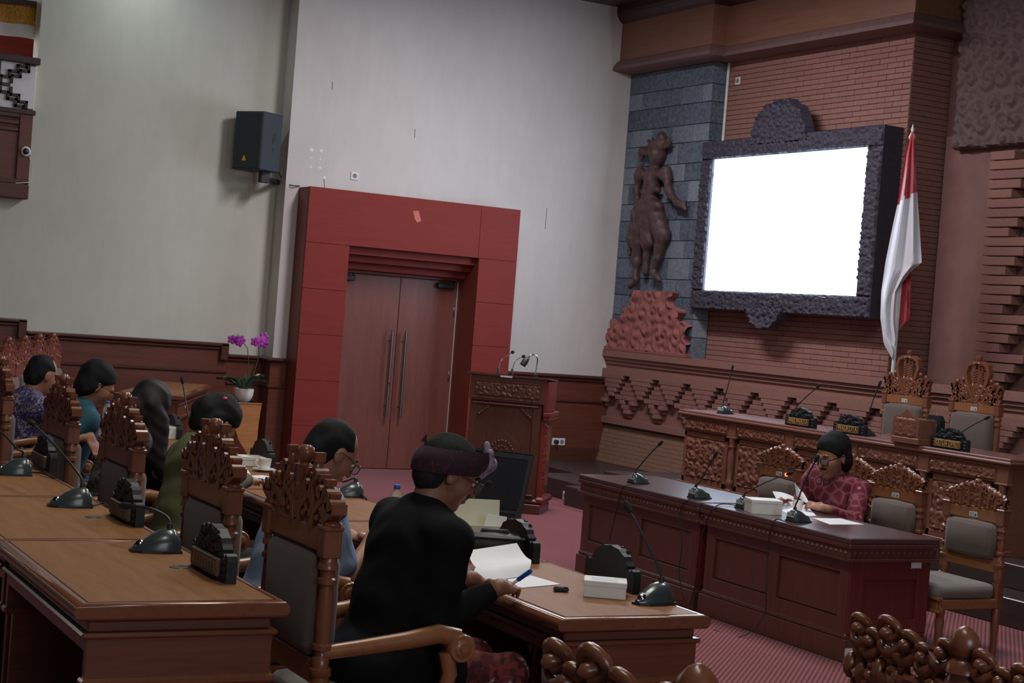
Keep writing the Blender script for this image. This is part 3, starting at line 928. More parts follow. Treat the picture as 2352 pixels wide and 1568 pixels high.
# dancer statue fixed to the pier, and the cloud relief below it
def sp(x, y, d=.10): q = PX(x, y, XP-d); return tuple(q)
S = []
def sc(a, b, ra, rb=None, k=.02, d=.09, d2=None): S.append(cap(sp(*a, d), sp(*b, d if d2 is None else d2), ra*1.2+.006, (ra if rb is None else rb)*1.2+.006, k*1.7))
sc((1508, 366), (1511, 356), .066, .07)                    # face
sc((1511, 346), (1520, 318), .08, .05, .03); sc((1520, 318), (1522, 306), .04, .012)
for i in range(7): sc((1494+7*i, 338-1.5*abs(i-3)), (1490+9*i, 322-9+3*abs(i-3)), .024, .008)
sc((1490, 352), (1478, 346), .03, .035); sc((1478, 346), (1474, 364), .035, .02)
sc((1502, 388), (1506, 374), .036); sc((1474, 402), (1528, 400), .045, .045, .03)
sc((1500, 408), (1494, 450), .085, .066, .04); sc((1494, 450), (1491, 478), .066, .095, .04)
sc((1470, 396), (1466, 408), .05, .045); sc((1530, 394), (1532, 408), .05, .045)      # shoulder pieces
sc((1530, 404), (1538, 440), .04, .034); sc((1538, 440), (1556, 466), .034, .028); sc((1556, 466), (1568, 472), .034, .03); sc((1568, 470), (1575, 462), .018, .01); sc((1568, 474), (1574, 482), .018, .01)
sc((1470, 404), (1462, 440), .04, .034); sc((1462, 440), (1464, 472), .034, .028); sc((1464, 472), (1472, 462), .03, .022)
sc((1480, 478), (1466, 552), .085, .08, .03); sc((1504, 478), (1522, 540), .085, .08, .03); sc((1491, 485), (1489, 558), .095, .075, .03)
sc((1466, 550), (1462, 600), .058, .04); sc((1462, 600), (1460, 642), .038, .028); sc((1460, 646), (1447, 658), .03, .02)
sc((1520, 545), (1511, 590), .06, .042); sc((1511, 590), (1502, 622), .04, .028); sc((1502, 626), (1515, 644), .03, .02)
sc((1487, 560), (1482, 628), .036, .022); sc((1456, 500), (1449, 548), .03, .034); sc((1449, 548), (1446, 584), .034, .014); sc((1458, 486), (1456, 500), .04, .03)
sc((1474, 474), (1510, 474), .05, .05, .02, .13); sc((1478, 440), (1510, 436), .03, .03, .02, .12)
stt = put('statue', sdf_mesh('statue', S, .014, M['bronze'], .009, .85))
tag(stt, 'carved wooden dancer figure fixed to the stone-tiled pier beside the screen', 'statue')

w = YW-PX(1582, 800, XP-.05)[1]-.05; zc = ZLEDGE+.07
h = PX(1500, 668, XP-.05)[2]-zc
def cloudmask(U, V):
    lim = 1-.0*U
    left = np.where(V < .45, .0, np.where(V < .72, .17, .28)); right = np.where(V < .5, 1, np.where(V < .72, .88, .78))
    return ((1-U) > left) & ((1-U) < right)
nu, nv = int(w/.014), int(h/.014)
U, V = np.meshgrid(np.linspace(0, w, nu), np.linspace(0, h, nv), indexing='ij')
H = .04+blur(curls(U, V, 3, .21, 1.25), 3)*.075
mk = cloudmask(U/w+.03*np.sin(V*30), V/h+.03*np.sin(U*34))
H = np.where(mk, H, 0)
P = np.stack([-H, U, V], 2)
m = MB(); m.grid(P); keep_faces(m, mk)
cl = m.build('cloud_relief', M['cloud_relief'], None, (XP-.0, YW-w-.02, zc))
tag(cl, 'stepped reddish relief of curling clouds on the ledge below the dancer figure', 'relief')
m = MB(); m.rbox(XP-.09, XP+.01, YW-w-.03, YW-.001, ZLEDGE+.03, zc+.005, .006); m.build('plinth', M['cloud_relief'], cl).matrix_parent_inverse = Matrix.Translation((-(XP), -(YW-w-.02), -zc))

# conduit and outlet high on the bay
m = MB(); m.tube([(XB-.02, YP-.03, ZT), (XB-.02, YP-.03, sz1+.23)], .018, 8); tag(m.build('conduit', M['white_cable']), 'white conduit running down the brick wall beside the pier', 'conduit')
def outlet(name, c, face, label, n=1, plug=False, group=None):
    """wall socket plates; face 'y' looks to -y, 'x' looks to -x"""
    t = thing(name, label, 'outlet', c, 0 if face == 'y' else -math.pi/2, group)
    for i in range(n):
        x0 = -.045*n+.09*i
        m = MB(); m.rbox(x0+.001, x0+.089, -.012, 0, -.043, .043, .004); pl = m.build('plate', M['outlet'], t)
        m = MB(); m.lathe([(.026, -.0135), (.026, -.011)], 16, (x0+.045, 0, 0), 'y'); m.build('socket', M['outlet_dark'], pl)
        if plug and i == 0:
            m = MB(); m.lathe([(.024, -.06), (.024, -.012)], 12, (x0+.045, 0, 0), 'y'); m.tube([(x0+.045, -.05, -.0), (x0+.045, -.055, -.06)], .006, 6); m.build('plug', M['black'], pl)
    return t
outlet('wall_outlet', PX(1696, 186, XB-.006), 'x', 'small white socket high on the brick wall under the cornice')
outlet('wall_outlet', PY(814, 404, YW), 'y', 'white socket on the cream wall just above the red door surround')
outlet('wall_outlet', PY(1282, 1014, YW-.032), 'y', 'double white socket with a black plug on the wainscot behind the lectern', 2, True)
outlet('wall_outlet', PX(1299, 1138, 8.6), 'x', 'white socket low on the dark stage step beside the lectern')

# ------------------------------------------------------------------ lit screen in its carved frame
t = thing('framed_screen', 'large lit white screen in a dark carved frame on the brick wall', 'screen', (XB, (sy0+sy1)/2, sz0))
W2, H2 = (sy1-sy0)/2, sz1-sz0
fx = -.222
m = MB(); m.box(fx+.006, -.012, -W2-.01, W2+.01, -.01, H2+.01); m.build('casing', M['black'], t)
m = MB(); m.box(fx, fx+.005, -W2, W2, 0, H2*.865); m.box(fx, fx+.005, -W2, W2, H2*.895, H2); m.build('display', M['screen'], t)
m = MB(); m.box(fx+.0005, fx+.005, -W2, W2, H2*.865, H2*.895); m.build('display_line', M['screen_line'], t)
FW = .21
def frame_side(y0, y1, z0, z1, seed):
    w, h = y1-y0, z1-z0
    P = carved(w, h, .05, seed, .085, .012)
    m = MB(); m.box(-.24, -.012, y0, y1, z0, z1); m.grid(P+np.array([-.241, y0, z0])); m.build('frame_side', M['dark_carving'], t)
frame_side(-W2-FW, W2+FW, H2, H2+FW*.95, 1); frame_side(-W2-FW, W2+FW, -FW, 0, 2)
frame_side(-W2-FW, -W2, 0, H2, 3); frame_side(W2, W2+FW, 0, H2, 4)
m = MB()
for a in (-1, 1): m.box(-.25, -.24, a*(W2+.008)-.008, a*(W2+.008)+.008, -.016, H2+.016)
m.box(-.25, -.24, -W2, W2, -.016, 0); m.box(-.25, -.24, -W2, W2, H2, H2+.016); m.build('inner_bead', M['dark_carving'], t)
def crest(cy, z0, w, h, seed, sgn, name):
    nu, nv = int(w/.012), int(h/.012)
    U, V = np.meshgrid(np.linspace(-w/2, w/2, nu), np.linspace(0, h, nv), indexing='ij')
    H = blur(curls(U, V, seed, .10))*.06+.24
    prof = h*np.sqrt(np.clip(1-(np.abs(U)/(w/2))**2.2, 0, 1))*(1+.04*np.sin(U*34))
    edge = prof-V
    mk = edge > 0
    H = np.where(mk, H+.03*np.exp(-edge/.03), .18)
    P = np.stack([-H, U+cy, z0+sgn*V], 2)
    m = MB(); m.grid(P, flip=sgn < 0); keep_faces(m, mk); m.build(name, M['dark_carving'], t)
crest(.12, H2+FW*.6, .95, .44, 8, 1, 'crest'); crest(.12, -FW*.55, .62, .26, 9, -1, 'drop')
m = MB()
m.tube([(-.255, .25, -.03), (-.255, .7, -.03)], .006, 5); m.build('bottom_trim', M['steel'], t); m = MB(); m.tube([(-.255, -.9, -.03), (-.255, -.45, -.03)], .006, 5); m.build('bottom_trim', M['steel'], t)

# ------------------------------------------------------------------ flag
fp = PX(2097, 290, 10.2)
t = thing('flag_stand', 'red and white flag hanging from a white pole beside the screen', 'flag', (fp[0], fp[1], .37))
hp = fp[2]-.37
m = MB(); m.tube([(0, 0, .02), (0, 0, hp-.12)], .019, 10); m.lathe([(.022, hp-.13), (.034, hp-.1), (.02, hp-.07), (.012, hp-.05), (.016, hp-.03), (.002, hp+.02)], 12); m.build('pole', M['pole'], t)
m = MB(); m.lathe([(.13, 0), (.13, .02), (.05, .05), (.03, .14), (.022, .14)], 16); m.build('foot', M['bench'], t)
# draped cloth: outlines of its two edges down the length, folded in depth
def rel(x, y, dx=0.): q = PX(x, y, fp[0]+dx); return np.array([dx, q[1]-fp[1], q[2]-.37])
left = [(2094, 302), (2080, 352), (2064, 455), (2050, 520), (2034, 600), (2024, 670), (2022, 730), (2030, 790), (2049, 824)]
mid = [(2096, 303), (2094, 350), (2090, 450), (2083, 520), (2071, 640), (2058, 690), (2053, 735), (2050, 760), (2053, 800)]
right = [(2099, 304), (2102, 350), (2107, 447), (2112, 520), (2117, 602), (2093, 622), (2068, 655), (2062, 700), (2060, 760)]
def resamp(pts, n):
    pts = np.array(pts, float); s_ = np.r_[0, np.cumsum(np.linalg.norm(np.diff(pts, axis=0), axis=1))]
    q = np.linspace(0, s_[-1], n); return np.stack([np.interp(q, s_, pts[:, i]) for i in (0, 1)], 1)
n = 60
L, R_ = resamp(left, n), resamp(right, n)
def cloth(L, R_, nn, ph, depth, dx0):
    P = np.zeros((len(L), nn, 3))
    for i in range(len(L)):
        for j in range(nn):
            s_ = j/(nn-1)
            q = L[i]*(1-s_)+R_[i]*s_
            fold = depth*min(1, i/14)*math.sin(s_*13+ph+i*.03)
            P[i, j] = rel(q[0], q[1], dx0+fold)
    return P
P = cloth(L, R_, 24, .4, .035, -.05)
zsplit = None
for nm, pick, mt in (('red_field', lambda q: q < 0, 'flag_red'), ('white_field', lambda q: q >= 0, 'flag_white')):
    m = MB()
    cnt = P.shape
    m.sheet(P, .0015)
    # red above the slanting seam, white below
    keep = []
    for f in range(len(m.f)):
        ys = np.mean([[m.v[i][1], m.v[i][2]] for i in m.f[f]], axis=0)
        a, b = rel(2106, 447)[1:], rel(2064, 472)[1:]
        tt = (ys[0]-a[0])/(b[0]-a[0]); seam = a[1]+(b[1]-a[1])*tt
        keep.append(pick(seam-ys[1]))
    m.f = [f for f, k in zip(m.f, keep) if k]; m.sm = [f for f, k in zip(m.sm, keep) if k]; m.mi = [f for f, k in zip(m.mi, keep) if k]
    m.build(nm, M[mt], t)
L2 = resamp([(2072, 640), (2060, 690), (2055, 730), (2062, 757)], 24); R2 = resamp([(2092, 622), (2091, 680), (2089, 735), (2072, 752)], 24)
m = MB(); m.sheet(cloth(L2, R2, 10, 1, .02, .03), .0015); m.build('red_fold', M['flag_red'], t)

# ------------------------------------------------------------------ carved chairs
def spiral(cy, cz, r, turns, start, sgn, n=16):
    """points from the outside of a curl to its eye"""
    return [(cy+r*(1-.82*i/(n-1))*math.cos(start+sgn*turns*2*math.pi*i/(n-1)), cz+r*(1-.82*i/(n-1))*math.sin(start+sgn*turns*2*math.pi*i/(n-1))) for i in range(n)]
def crest_low(w, h, t=.05):
    """crown of stepped scrolls with a turned knob; y -w/2..w/2, z 0..h"""
    m = MB(); hw = w/2
    tops = [(.20, .70), (.42, .93), (.62, .66), (.80, .62), (.96, .46)]
    for s in (-1, 1):
        for i, (a, b) in enumerate(tops):
            cy, cz, r = (a+.07)*hw, b*h*.72, .06*hw+.006
            st = spiral(cy, cz, r, 1.15, math.pi if i % 2 else 0, 1 if i % 2 else -1, 13)
            y0 = (a-.10+.12*(i % 2))*hw
            stem = [(y0, -.01), (y0+.03*hw, cz*.35), (st[0][0], cz*.75)]
            m.ribbon([(s*y, z) for y, z in stem+st], [.009*(1-.55*k/(len(stem+st)-1)) + .002 for k in range(len(stem+st))], -t/2*(1-.12*(i % 2)), t/2*(1-.12*(i % 2)))
            # stacked leaf bulbs with a small flat cap
            ly = a*hw
            for q, zz in enumerate((.14, .36, .58, .8)):
                m.ball((0, s*(ly+.006*(-1)**q), b*h*zz), (t*(.6-.07*q), .019-.002*q, b*h*.125), 8, 6)
            m.prism([(s*(ly-.009), b*h*.88), (s*(ly+.009), b*h*.88), (s*(ly+.015), b*h+.004), (s*(ly-.015), b*h+.004)][::s], -t*.36, t*.36, 'yz')
            m.ball((0, s*(a-.11)*hw, b*h*.25), (t*.45, .017, .03), 8, 5)
        m.ribbon([(s*(.06*hw+.25*hw*q), .02+.3*h*math.sin(q*3.0)) for q in np.linspace(0, 1, 9)], .009, -t*.45, t*.45)
        m.ribbon([(s*(.45*hw+.42*hw*q), .015+.2*h*math.sin(q*3.0)) for q in np.linspace(0, 1, 9)], .009, -t*.45, t*.45)
    m.ball((0, 0, h*.36), (t*.55, .04, .05), 10, 6)
    floral(m, w*.97, h*.62, t*.42, 5, .3, .05)
    m.box(-t*.42, t*.42, -.02, .02, 0, h*.7); m.box(-t*.3, t*.3, -hw*.97, hw*.97, -.005, .03)
    m.lathe([(.018, h*.66), (.024, h*.72), (.016, h*.76), (.023, h*.80), (.028, h*.88), (.026, h*.96), (.014, h)], 12)
    return m
def floral(m, w, h, t, seed, arch=.55, cell=.05):
    """dense leaf carving on both faces of an arched board"""
    n = .0075; nu, nv = int(w/n), int(h/n)
    U, V = np.meshgrid(np.linspace(-w/2, w/2, nu), np.linspace(0, h, nv), indexing='ij')
    H = curls(U, V, seed, cell)*t*.75+t*.25
    top = h*((1-arch)+arch*np.cos(U/(w/2)*math.pi/2))*(1-.10*np.abs(np.sin(U*70)))
    mk = V < top
    H = np.where(mk, H, 0)
    for sg in (-1, 1):
        q = MB(); q.grid(np.stack([sg*H, U, V], 2), flip=sg > 0); keep_faces(q, mk); m.add(q.v, q.f, True)
def crest_scroll(w, h, t=.05):
    """openwork of rounded volutes with a ball finial"""
    m = MB(); hw = w/2
    floral(m, w*.96, h*.6, t*.45, 9, .25, .05)
    for s in (-1, 1):
        for i, (a, b, r) in enumerate(((.17, .82, .032), (.34, .74, .03), (.50, .80, .036), (.68, .86, .042), (.84, .74, .03), (.96, .82, .034), (.26, .5, .03), (.58, .5, .034), (.8, .48, .03))):
            dr = 1 if i % 2 else -1
            sp_ = spiral(a*hw, b*h-r*.4, r, 1.35, math.pi if dr > 0 else 0, dr, 18)
            pts = [((a-.1*dr)*hw, .0), ((a-.12*dr)*hw, b*h*.4)]+sp_
            m.tube([(.006*math.sin(k), s*y, z) for k, (y, z) in enumerate(pts)], [.012, .013]+[.012*(1-.45*k/17) for k in range(18)], 10, flat=1)
            m.ball((0, s*a*hw, b*h-r*.4), (t*.5, .012, .012), 8, 6); m.ball((0, s*(a+.06)*hw, b*h*.55), (t*.42, .014, .026), 8, 6)
    m.ball((0, 0, h*.5), (t*.6, .036, .05), 12, 8)
    m.lathe([(.03, h*.66), (.026, h*.73), (.014, h*.77), (.022, h*.8), (.025, h*.86), (.022, h*.93), (.012, h*.98), (.003, h*1.0)], 16)
    return m
def crest_floral(w, h, t=.045):
    m = MB(); floral(m, w, h*.92, t*.62, 17, .5, .055)
    hw = w/2
    for s in (-1, 1):
        for a, b in ((.3, .72), (.58, .5), (.82, .38)):
            m.ribbon([(s*y, z) for y, z in [((a-.12)*hw, 0)]+spiral(a*hw, b*h, .10*hw, 1.1, math.pi, 1, 12)], [.01]+[.009*(1-.5*k/11) for k in range(12)], -t*.6, t*.6)
    m.lathe([(.012, h*.8), (.02, h*.86), (.024, h*.93), (.018, h*.99), (.006, h*1.02)], 12)
    return m
def crest_tall(w, h, t=.045):
    m = MB(); hw = w/2
    for s in (-1, 1):
        loop = [(0.02, .02*h), (.10*w, .2*h), (.19*w, .42*h), (.235*w, .62*h), (.2*w, .78*h), (.1*w, .84*h), (.03*w, .78*h), (.05*w, .7*h)]
        m.ribbon([(s*y, z) for y, z in loop], [.014, .015, .016, .017, .017, .015, .012, .008], -t/2, t/2)
        for cy, cz, r, st, dr in ((.31, .34, .075, 0, -1), (.43, .22, .075, math.pi, 1), (.2, .16, .07, 0, -1), (.36, .08, .06, math.pi, 1), (.46, .36, .045, 0, -1)):
            sp_ = spiral(cy*w, cz*h, r*w, 1.2, st, dr, 14)
            m.ribbon([(s*y, z) for y, z in [(cy*w*.8, -.005)]+sp_], [.012]+[.012*(1-.5*k/13) for k in range(14)], -t*.45, t*.45)
        for a, b in ((.28, .47), (.4, .42), (.48, .3), (.13, .1), (.28, .1), (.45, .08)):
            m.ball((0, s*a*w, b*h), (t*.45, .02, .024), 8, 5)
    for i in range(9):
        z = .2+.055*i; ww = .02+.10*w*(z-.1)
        m.ribbon([(-ww, z*h), (0, (z+.05)*h), (ww, z*h)], .006, -t*.35, t*.35)
    floral(m, w, h*.42, t*.6, 23, .35, .06)
    m.box(-t*.2, t*.2, -.1*w, .1*w, .1*h, .78*h); m.box(-t*.3, t*.3, -hw, hw, -.005, .02)
    m.lathe([(.05, .82*h), (.045, .86*h), (.018, .88*h), (.028, .93*h), (.024, .98*h), (.006, h)], 12)
    return m
def post_profile(z0, z1, r):
    return [(r*1.0, z0), (r*1.0, z0+.03), (r*.8, z0+.035), (r*.8, z0+.05), (r*1.15, z0+.055), (r*1.15, z0+.07), (r*.86, z0+.075), (r*.95, (z0+z1)/2), (r*.82, z1-.09),
            (r*1.12, z1-.085), (r*1.12, z1-.07), (r*.85, z1-.065), (r*.85, z1-.045), (r*1.15, z1-.04), (r*1.15, z1-.025), (r, z1-.02), (r, z1)]
def make_chair(name, label, w, seat_z, rail_z, crest, crest_h, arms, depth=.48, wood_=('chair', 'chair_post'), sticker=True, low_rail=None):
    """faces +x; origin on the floor under the seat"""
    t = thing(name, label, 'chair')
    hw = w/2-.028; xb = -depth/2; xf = depth/2; r = .027
    A, Bm = M[wood_[0]], M[wood_[1]]
    for s in (-1, 1):
        m = MB(); m.lathe([(.018, 0), (.022, .03), (.02, .12), (.03, seat_z-.16), (.024, seat_z-.13)], 10, (xb, s*hw, 0))
        m.rbox(xb-.026, xb+.026, s*hw-.026, s*hw+.026, seat_z-.13, seat_z+.02, .003)
        m.lathe([(.026, seat_z+.02), (.034, seat_z+.06), (.03, seat_z+.11), (.036, seat_z+.115), (.036, seat_z+.135), (.026, seat_z+.14)], 12, (xb, s*hw, 0))
        m.lathe(post_profile(seat_z+.14, rail_z-.085, r), 14, (xb, s*hw, 0)); m.rbox(xb-.03, xb+.03, s*hw-.028, s*hw+.028, rail_z-.09, rail_z, .004)
        m.rbox(xb-.034, xb+.034, s*hw-.033, s*hw+.033, rail_z-.004, rail_z+.012, .004)
        m.build('back_post', Bm, t)
        m = MB(); m.lathe([(.016, 0), (.02, .02), (.026, .05), (.018, .07), (.022, .14), (.03, seat_z-.2), (.022, seat_z-.17), (.03, seat_z-.15), (.026, seat_z-.12)], 12, (xf-.03, s*hw, 0)); m.build('front_leg', Bm, t)
    m = MB(); m.rbox(xb-.02, xb+.02, -hw, hw, rail_z-.08, rail_z-.002, .006); rail = m.build('top_rail', A, t)
    if sticker:
        m = MB(); m.box(xb+.0205, xb+.0215, -.035, .035, rail_z-.062, rail_z-.032); sk = m.build('sticker', M['sticker'], rail)
        m = MB(); m.box(xb+.0216, xb+.022, .012, .026, rail_z-.057, rail_z-.042)
        for q in range(3): m.box(xb+.0216, xb+.022, -.03, .006, rail_z-.041-.007*q, rail_z-.039-.007*q)
        o = m.build('sticker_print', M['print'], t); o['kind'] = 'stuff'
    m = MB(); lr = low_rail or seat_z+.13; m.rbox(xb-.018, xb+.018, -hw, hw, lr-.05, lr+.03, .006); m.build('lower_rail', A, t)
    m = MB(); m.cushion(xb-.035, xb+.065, -hw+.032, hw-.032, lr+.032, rail_z-.088, .035); m.build('back_pad', M['pad'], t)
    m = MB()
    for s in (-1, 1): m.rbox(xb, xf-.005, s*hw-.02, s*hw+.02, seat_z-.13, seat_z-.07, .005)
    m.rbox(xf-.035, xf+.0, -hw, hw, seat_z-.14, seat_z-.07, .005); m.rbox(xf-.02, xf+.018, -hw-.03, hw+.03, seat_z-.15, seat_z-.13, .004); m.rbox(xf-.02, xf+.018, -hw-.03, hw+.03, seat_z-.075, seat_z-.055, .004)
    m.build('seat_frame', A, t)
    m = MB(); m.cushion(xb+.03, xf+.02, -hw-.015, hw+.015, seat_z-.068, seat_z+.02, .035); m.build('seat_pad', M['seat_pad'], t)
    cr = crest(w-.01, crest_h); cr.v = [(x+xb, y, z+rail_z) for x, y, z in cr.v]; cr.build('crest', Bm, t)
    if arms:
        for s in (-1, 1):
            y = s*(hw+.005); az = seat_z+.185
            pts = [(xb, y, az), (xb+.12, y, az+.012), (xb+.28, y, az+.03), (xb+.40, y, az+.05), (xb+.47, y, az+.035)]
            m = MB(); m.tube(pts, [.02, .022, .025, .028, .028], 10, flat=1.15)
            m.lathe([(.043, -.032), (.047, -.026), (.047, .026), (.043, .032)], 18, (xb+.475, y, az+.005), 'y')
            for q in (-1, 1):
                m.lathe([(.03, q*.032), (.026, q*.037), (.012, q*.037), (.012, q*.042)][::q], 14, (xb+.475, y, az+.005), 'y')
            m.build('arm', A, t)
            m = MB(); m.tube([(xb+.43, y, az-.01), (xb+.45, y, az-.08), (xb+.42, y, az-.17), (xb+.44, y, az-.27)], [.026, .026, .022, .026], 10); m.build('arm_support', A, t)
    return t
SW = .56
arm_p = make_chair('armchair', 'x', SW, .45, 1.02, crest_low, .235, True)
side_p = make_chair('carved_chair', 'x', .52, .43, .89, crest_floral, .17, False)
red_p = make_chair('armchair', 'x', SW, .45, 1.02, crest_low, .235, False, wood_=('chair_red_lit', 'chair_red_lit'))
fg_p = make_chair('armchair', 'x', SW, .45, 1.02, crest_scroll, .235, True)
tall_p = make_chair('high_backed_chair', 'x', .58, .46, 1.05, crest_tall, .40, True)
used = set()
def place(proto, label, loc, rz=0., group=None):
    if proto in used: o = copy_tree(proto)
    else: o = proto; used.add(proto)
    o.location = [float(q) for q in loc]; o.rotation_euler = (0, 0, rz); o['label'] = label
    if group: o['group'] = group
    return o
XR = 1.96+.24
G1 = 'carved armchairs of the front seating row'
place(arm_p, 'carved armchair in the foreground that the man with the headcloth sits on', (XR, 4.95, T1), 0, G1)
place(arm_p, 'carved armchair behind the man in the pale blue shirt', (XR, 5.88, T1), 0, G1)
place(arm_p, 'carved armchair behind the woman in olive green', (XR, 7.14, T1), 0, G1)
place(arm_p, 'carved armchair behind the long-haired woman', (XR, 8.3, T1), 0, G1)
place(arm_p, 'carved armchair at the left picture edge, behind the man in teal', (XR, 9.88, T1), 0, G1)
place(arm_p, 'carved armchair of the man in purple batik, mostly hidden', (XR, 10.95, T1), 0, G1)
pa = PZ(2220, 1437, T1+1.255); place(fg_p, 'carved armchair crest at the bottom right corner of the picture', (pa[0]+.24, pa[1], T1), 0, 'chairs cut by the bottom picture edge')
pb = PZ(1590, 1517, T2+1.255); place(fg_p, 'carved armchair crest just peeking over the bottom picture edge', (pb[0]+.24, pb[1], T2), .05, 'chairs cut by the bottom picture edge')
# far end of the front row, curving round: chairs turned towards us
G2 = 'red-lit carved chairs at the far left end of the row'
far = ['nearest of the red-lit carved chairs at the far left, at the picture edge', 'second red-lit carved chair from the left picture edge', 'third red-lit carved chair from the left picture edge', 'fourth red-lit carved chair, beyond the head of the man in purple', 'grey-padded red-lit chair right of the purple-shirted man\'s head', 'last red-lit carved chair of the far left row, nearest the plant']
for i in range(6):
    place(red_p, far[i], (2.36+.25*i, 11.8+.6*i, T1), -.42, G2)
# chairs behind the witness table
G3 = 'carved chairs along the witness table'
for i, ((px_, py_), lab) in enumerate((((1800, 1020), 'carved chair left of the man in red batik, grey back pad'), ((2068, 1063), 'carved chair just right of the man in red batik'), ((2248, 1100), 'carved chair at the right end of the witness table with its seat visible'))):
    q = PZ(px_, py_, 1.06)
    place(side_p, lab, (q[0]-.24, q[1], 0), math.pi, G3)
# high-backed chairs on the stage
for (px_, py_), lab in (((2089, 828), 'high-backed carved chair behind the carved box on the stage bench'), ((2249, 838), 'high-backed carved chair behind the KETUA DPRD nameplate')):
    q = PX(px_, py_, 9.93)
    place(tall_p, lab, (q[0]-.24, q[1], .37), math.pi, 'high-backed chairs on the stage')

# ------------------------------------------------------------------ seating-row desks
DL = 1.09
def make_desk(name, label, w=.58, L=DL, h=.75):
    """user side is -x; origin on the floor at the desk's low-y, low-x corner"""
    t = thing(name, label, 'desk')
    g = .0015
    m = MB()
    prof = [(0, h-.045), (.008, h-.05), (-.004, h-.042), (-.010, h-.028), (-.008, h-.012), (.0, h-.004), (.012, h-.001)]
    def ring(o, z): return [(o, o+g, z), (w-o, o+g, z), (w-o, L-o-g, z), (o, L-o-g, z)]
    rows = [(.02, h-.05)]+[(.012-.026*math.cos(a), h-.025+.024*math.sin(a)) for a in np.linspace(-math.pi/2, math.pi/2, 11)]+[(.020, h-.001), (.0215, h-.004), (.0265, h-.004), (.028, h-.0005)]
    V = [p for o, z in rows for p in ring(max(o, -.014) if True else o, z)]
    V = [(x, min(max(y, g), L-g), z) for x, y, z in V]
    F = [(i*4+j, i*4+(j+1) % 4, (i+1)*4+(j+1) % 4, (i+1)*4+j) for i in range(len(rows)-1) for j in range(4)]
    m.add(V, F, True); m.add(ring(.02, h-.05), [(3, 2, 1, 0)])
    m.build('edge_moulding', M['desk_edge'], t)
    m = MB(); m.box(.028, w-.028, .028+g, L-.028-g, h-.02, h-.0003); m.build('desk_top', M['desk'], t)
    m = MB(); m.rbox(.03, w-.03, .03, L-.03, h-.085, h-.05, .006); m.rbox(.012, w-.012, .012, L-.012, h-.1, h-.083, .006); m.build('cornice', M['desk_body'], t)
    m = MB(); m.box(.03, w-.03, .02, .05, h-.21, h-.1); m.box(.03, w-.03, L-.05, L-.02, h-.21, h-.1); m.box(w-.05, w-.028, .02, L-.02, h-.21, h-.1); m.box(.03, .05, .02, L-.02, h-.135, h-.1)
    m.build('apron', M['desk_body'], t)
    m = MB()
    for y in (.008, L-.062): m.rbox(.02, w-.016, y, y+.054, h-.232, h-.208, .006)
    m.rbox(w-.066, w-.012, .05, L-.05, h-.232, h-.208, .006); m.build('lower_moulding', M['desk_edge'], t)
    for y in (.03, L-.055):
        m = MB(); m.box(.05, w-.1, y, y+.025, .0, h-.22); m.build('end_panel', M['desk_body'], t)
    m = MB(); m.box(w-.075, w-.055, .05, L-.05, .0, h-.22); m.build('front_panel', M['desk_body'], t)
    for y in (.055, L-.055):
        m = MB(); m.lathe([(.03, 0), (.034, .04), (.024, .06), (.03, .2), (.038, .36), (.03, .42), (.04, .44), (.046, .48), (.036, .51), (.036, h-.23)], 12, (w-.06, y, 0)); m.build('turned_leg', M['desk_edge'], t)
    return t
rd = PZ(1293, 1420, T1+.75); ld = PZ(185, 1387, T2+.75)
desk_p = make_desk('desk', 'x')
G4 = 'desks of the front row'; G5 = 'desks of the second row'
labs = ['front-row desk with the white box and the writing man', 'front-row desk with the black bag and the open card box', 'front-row desk with the open notebook and white cup', 'front-row desk below the long-haired woman', 'front-row desk in front of the man in teal', 'front-row desk in front of the man in purple batik']
for i in range(6): place(desk_p, labs[i], (rd[0], rd[1]+i*DL, T1), 0, G4)
labs = ['second-row desk in the lower left corner, nearest the camera', 'second-row desk beyond the seam of the nearest desk', 'second-row desk at the left picture edge with a microphone at its side', 'second-row desk barely in the picture at the left edge']
for i in range(3): place(desk_p, labs[i], (ld[0], ld[1]+i*DL, T2), 0, G5)
DR, LR = T1+.75, T2+.75              # heights of the two desk tops
# far desk of the curved end
q = PZ(402, 904, T1+.75)
for i, lab in enumerate(('nearer desk at the far left end of the row, in front of the wainscot', 'last desk at the far left end of the row, against the wainscot')):
    dsk = place(desk_p, lab, (q[0]-.525+.46*i, q[1]+.245-.2+.985*i, T1), -.437, 'desks at the far end')
    m = MB(); m.box(.5535, .5545, .5, .54, .60, .63); m.build('sticker', M['sticker'], dsk)

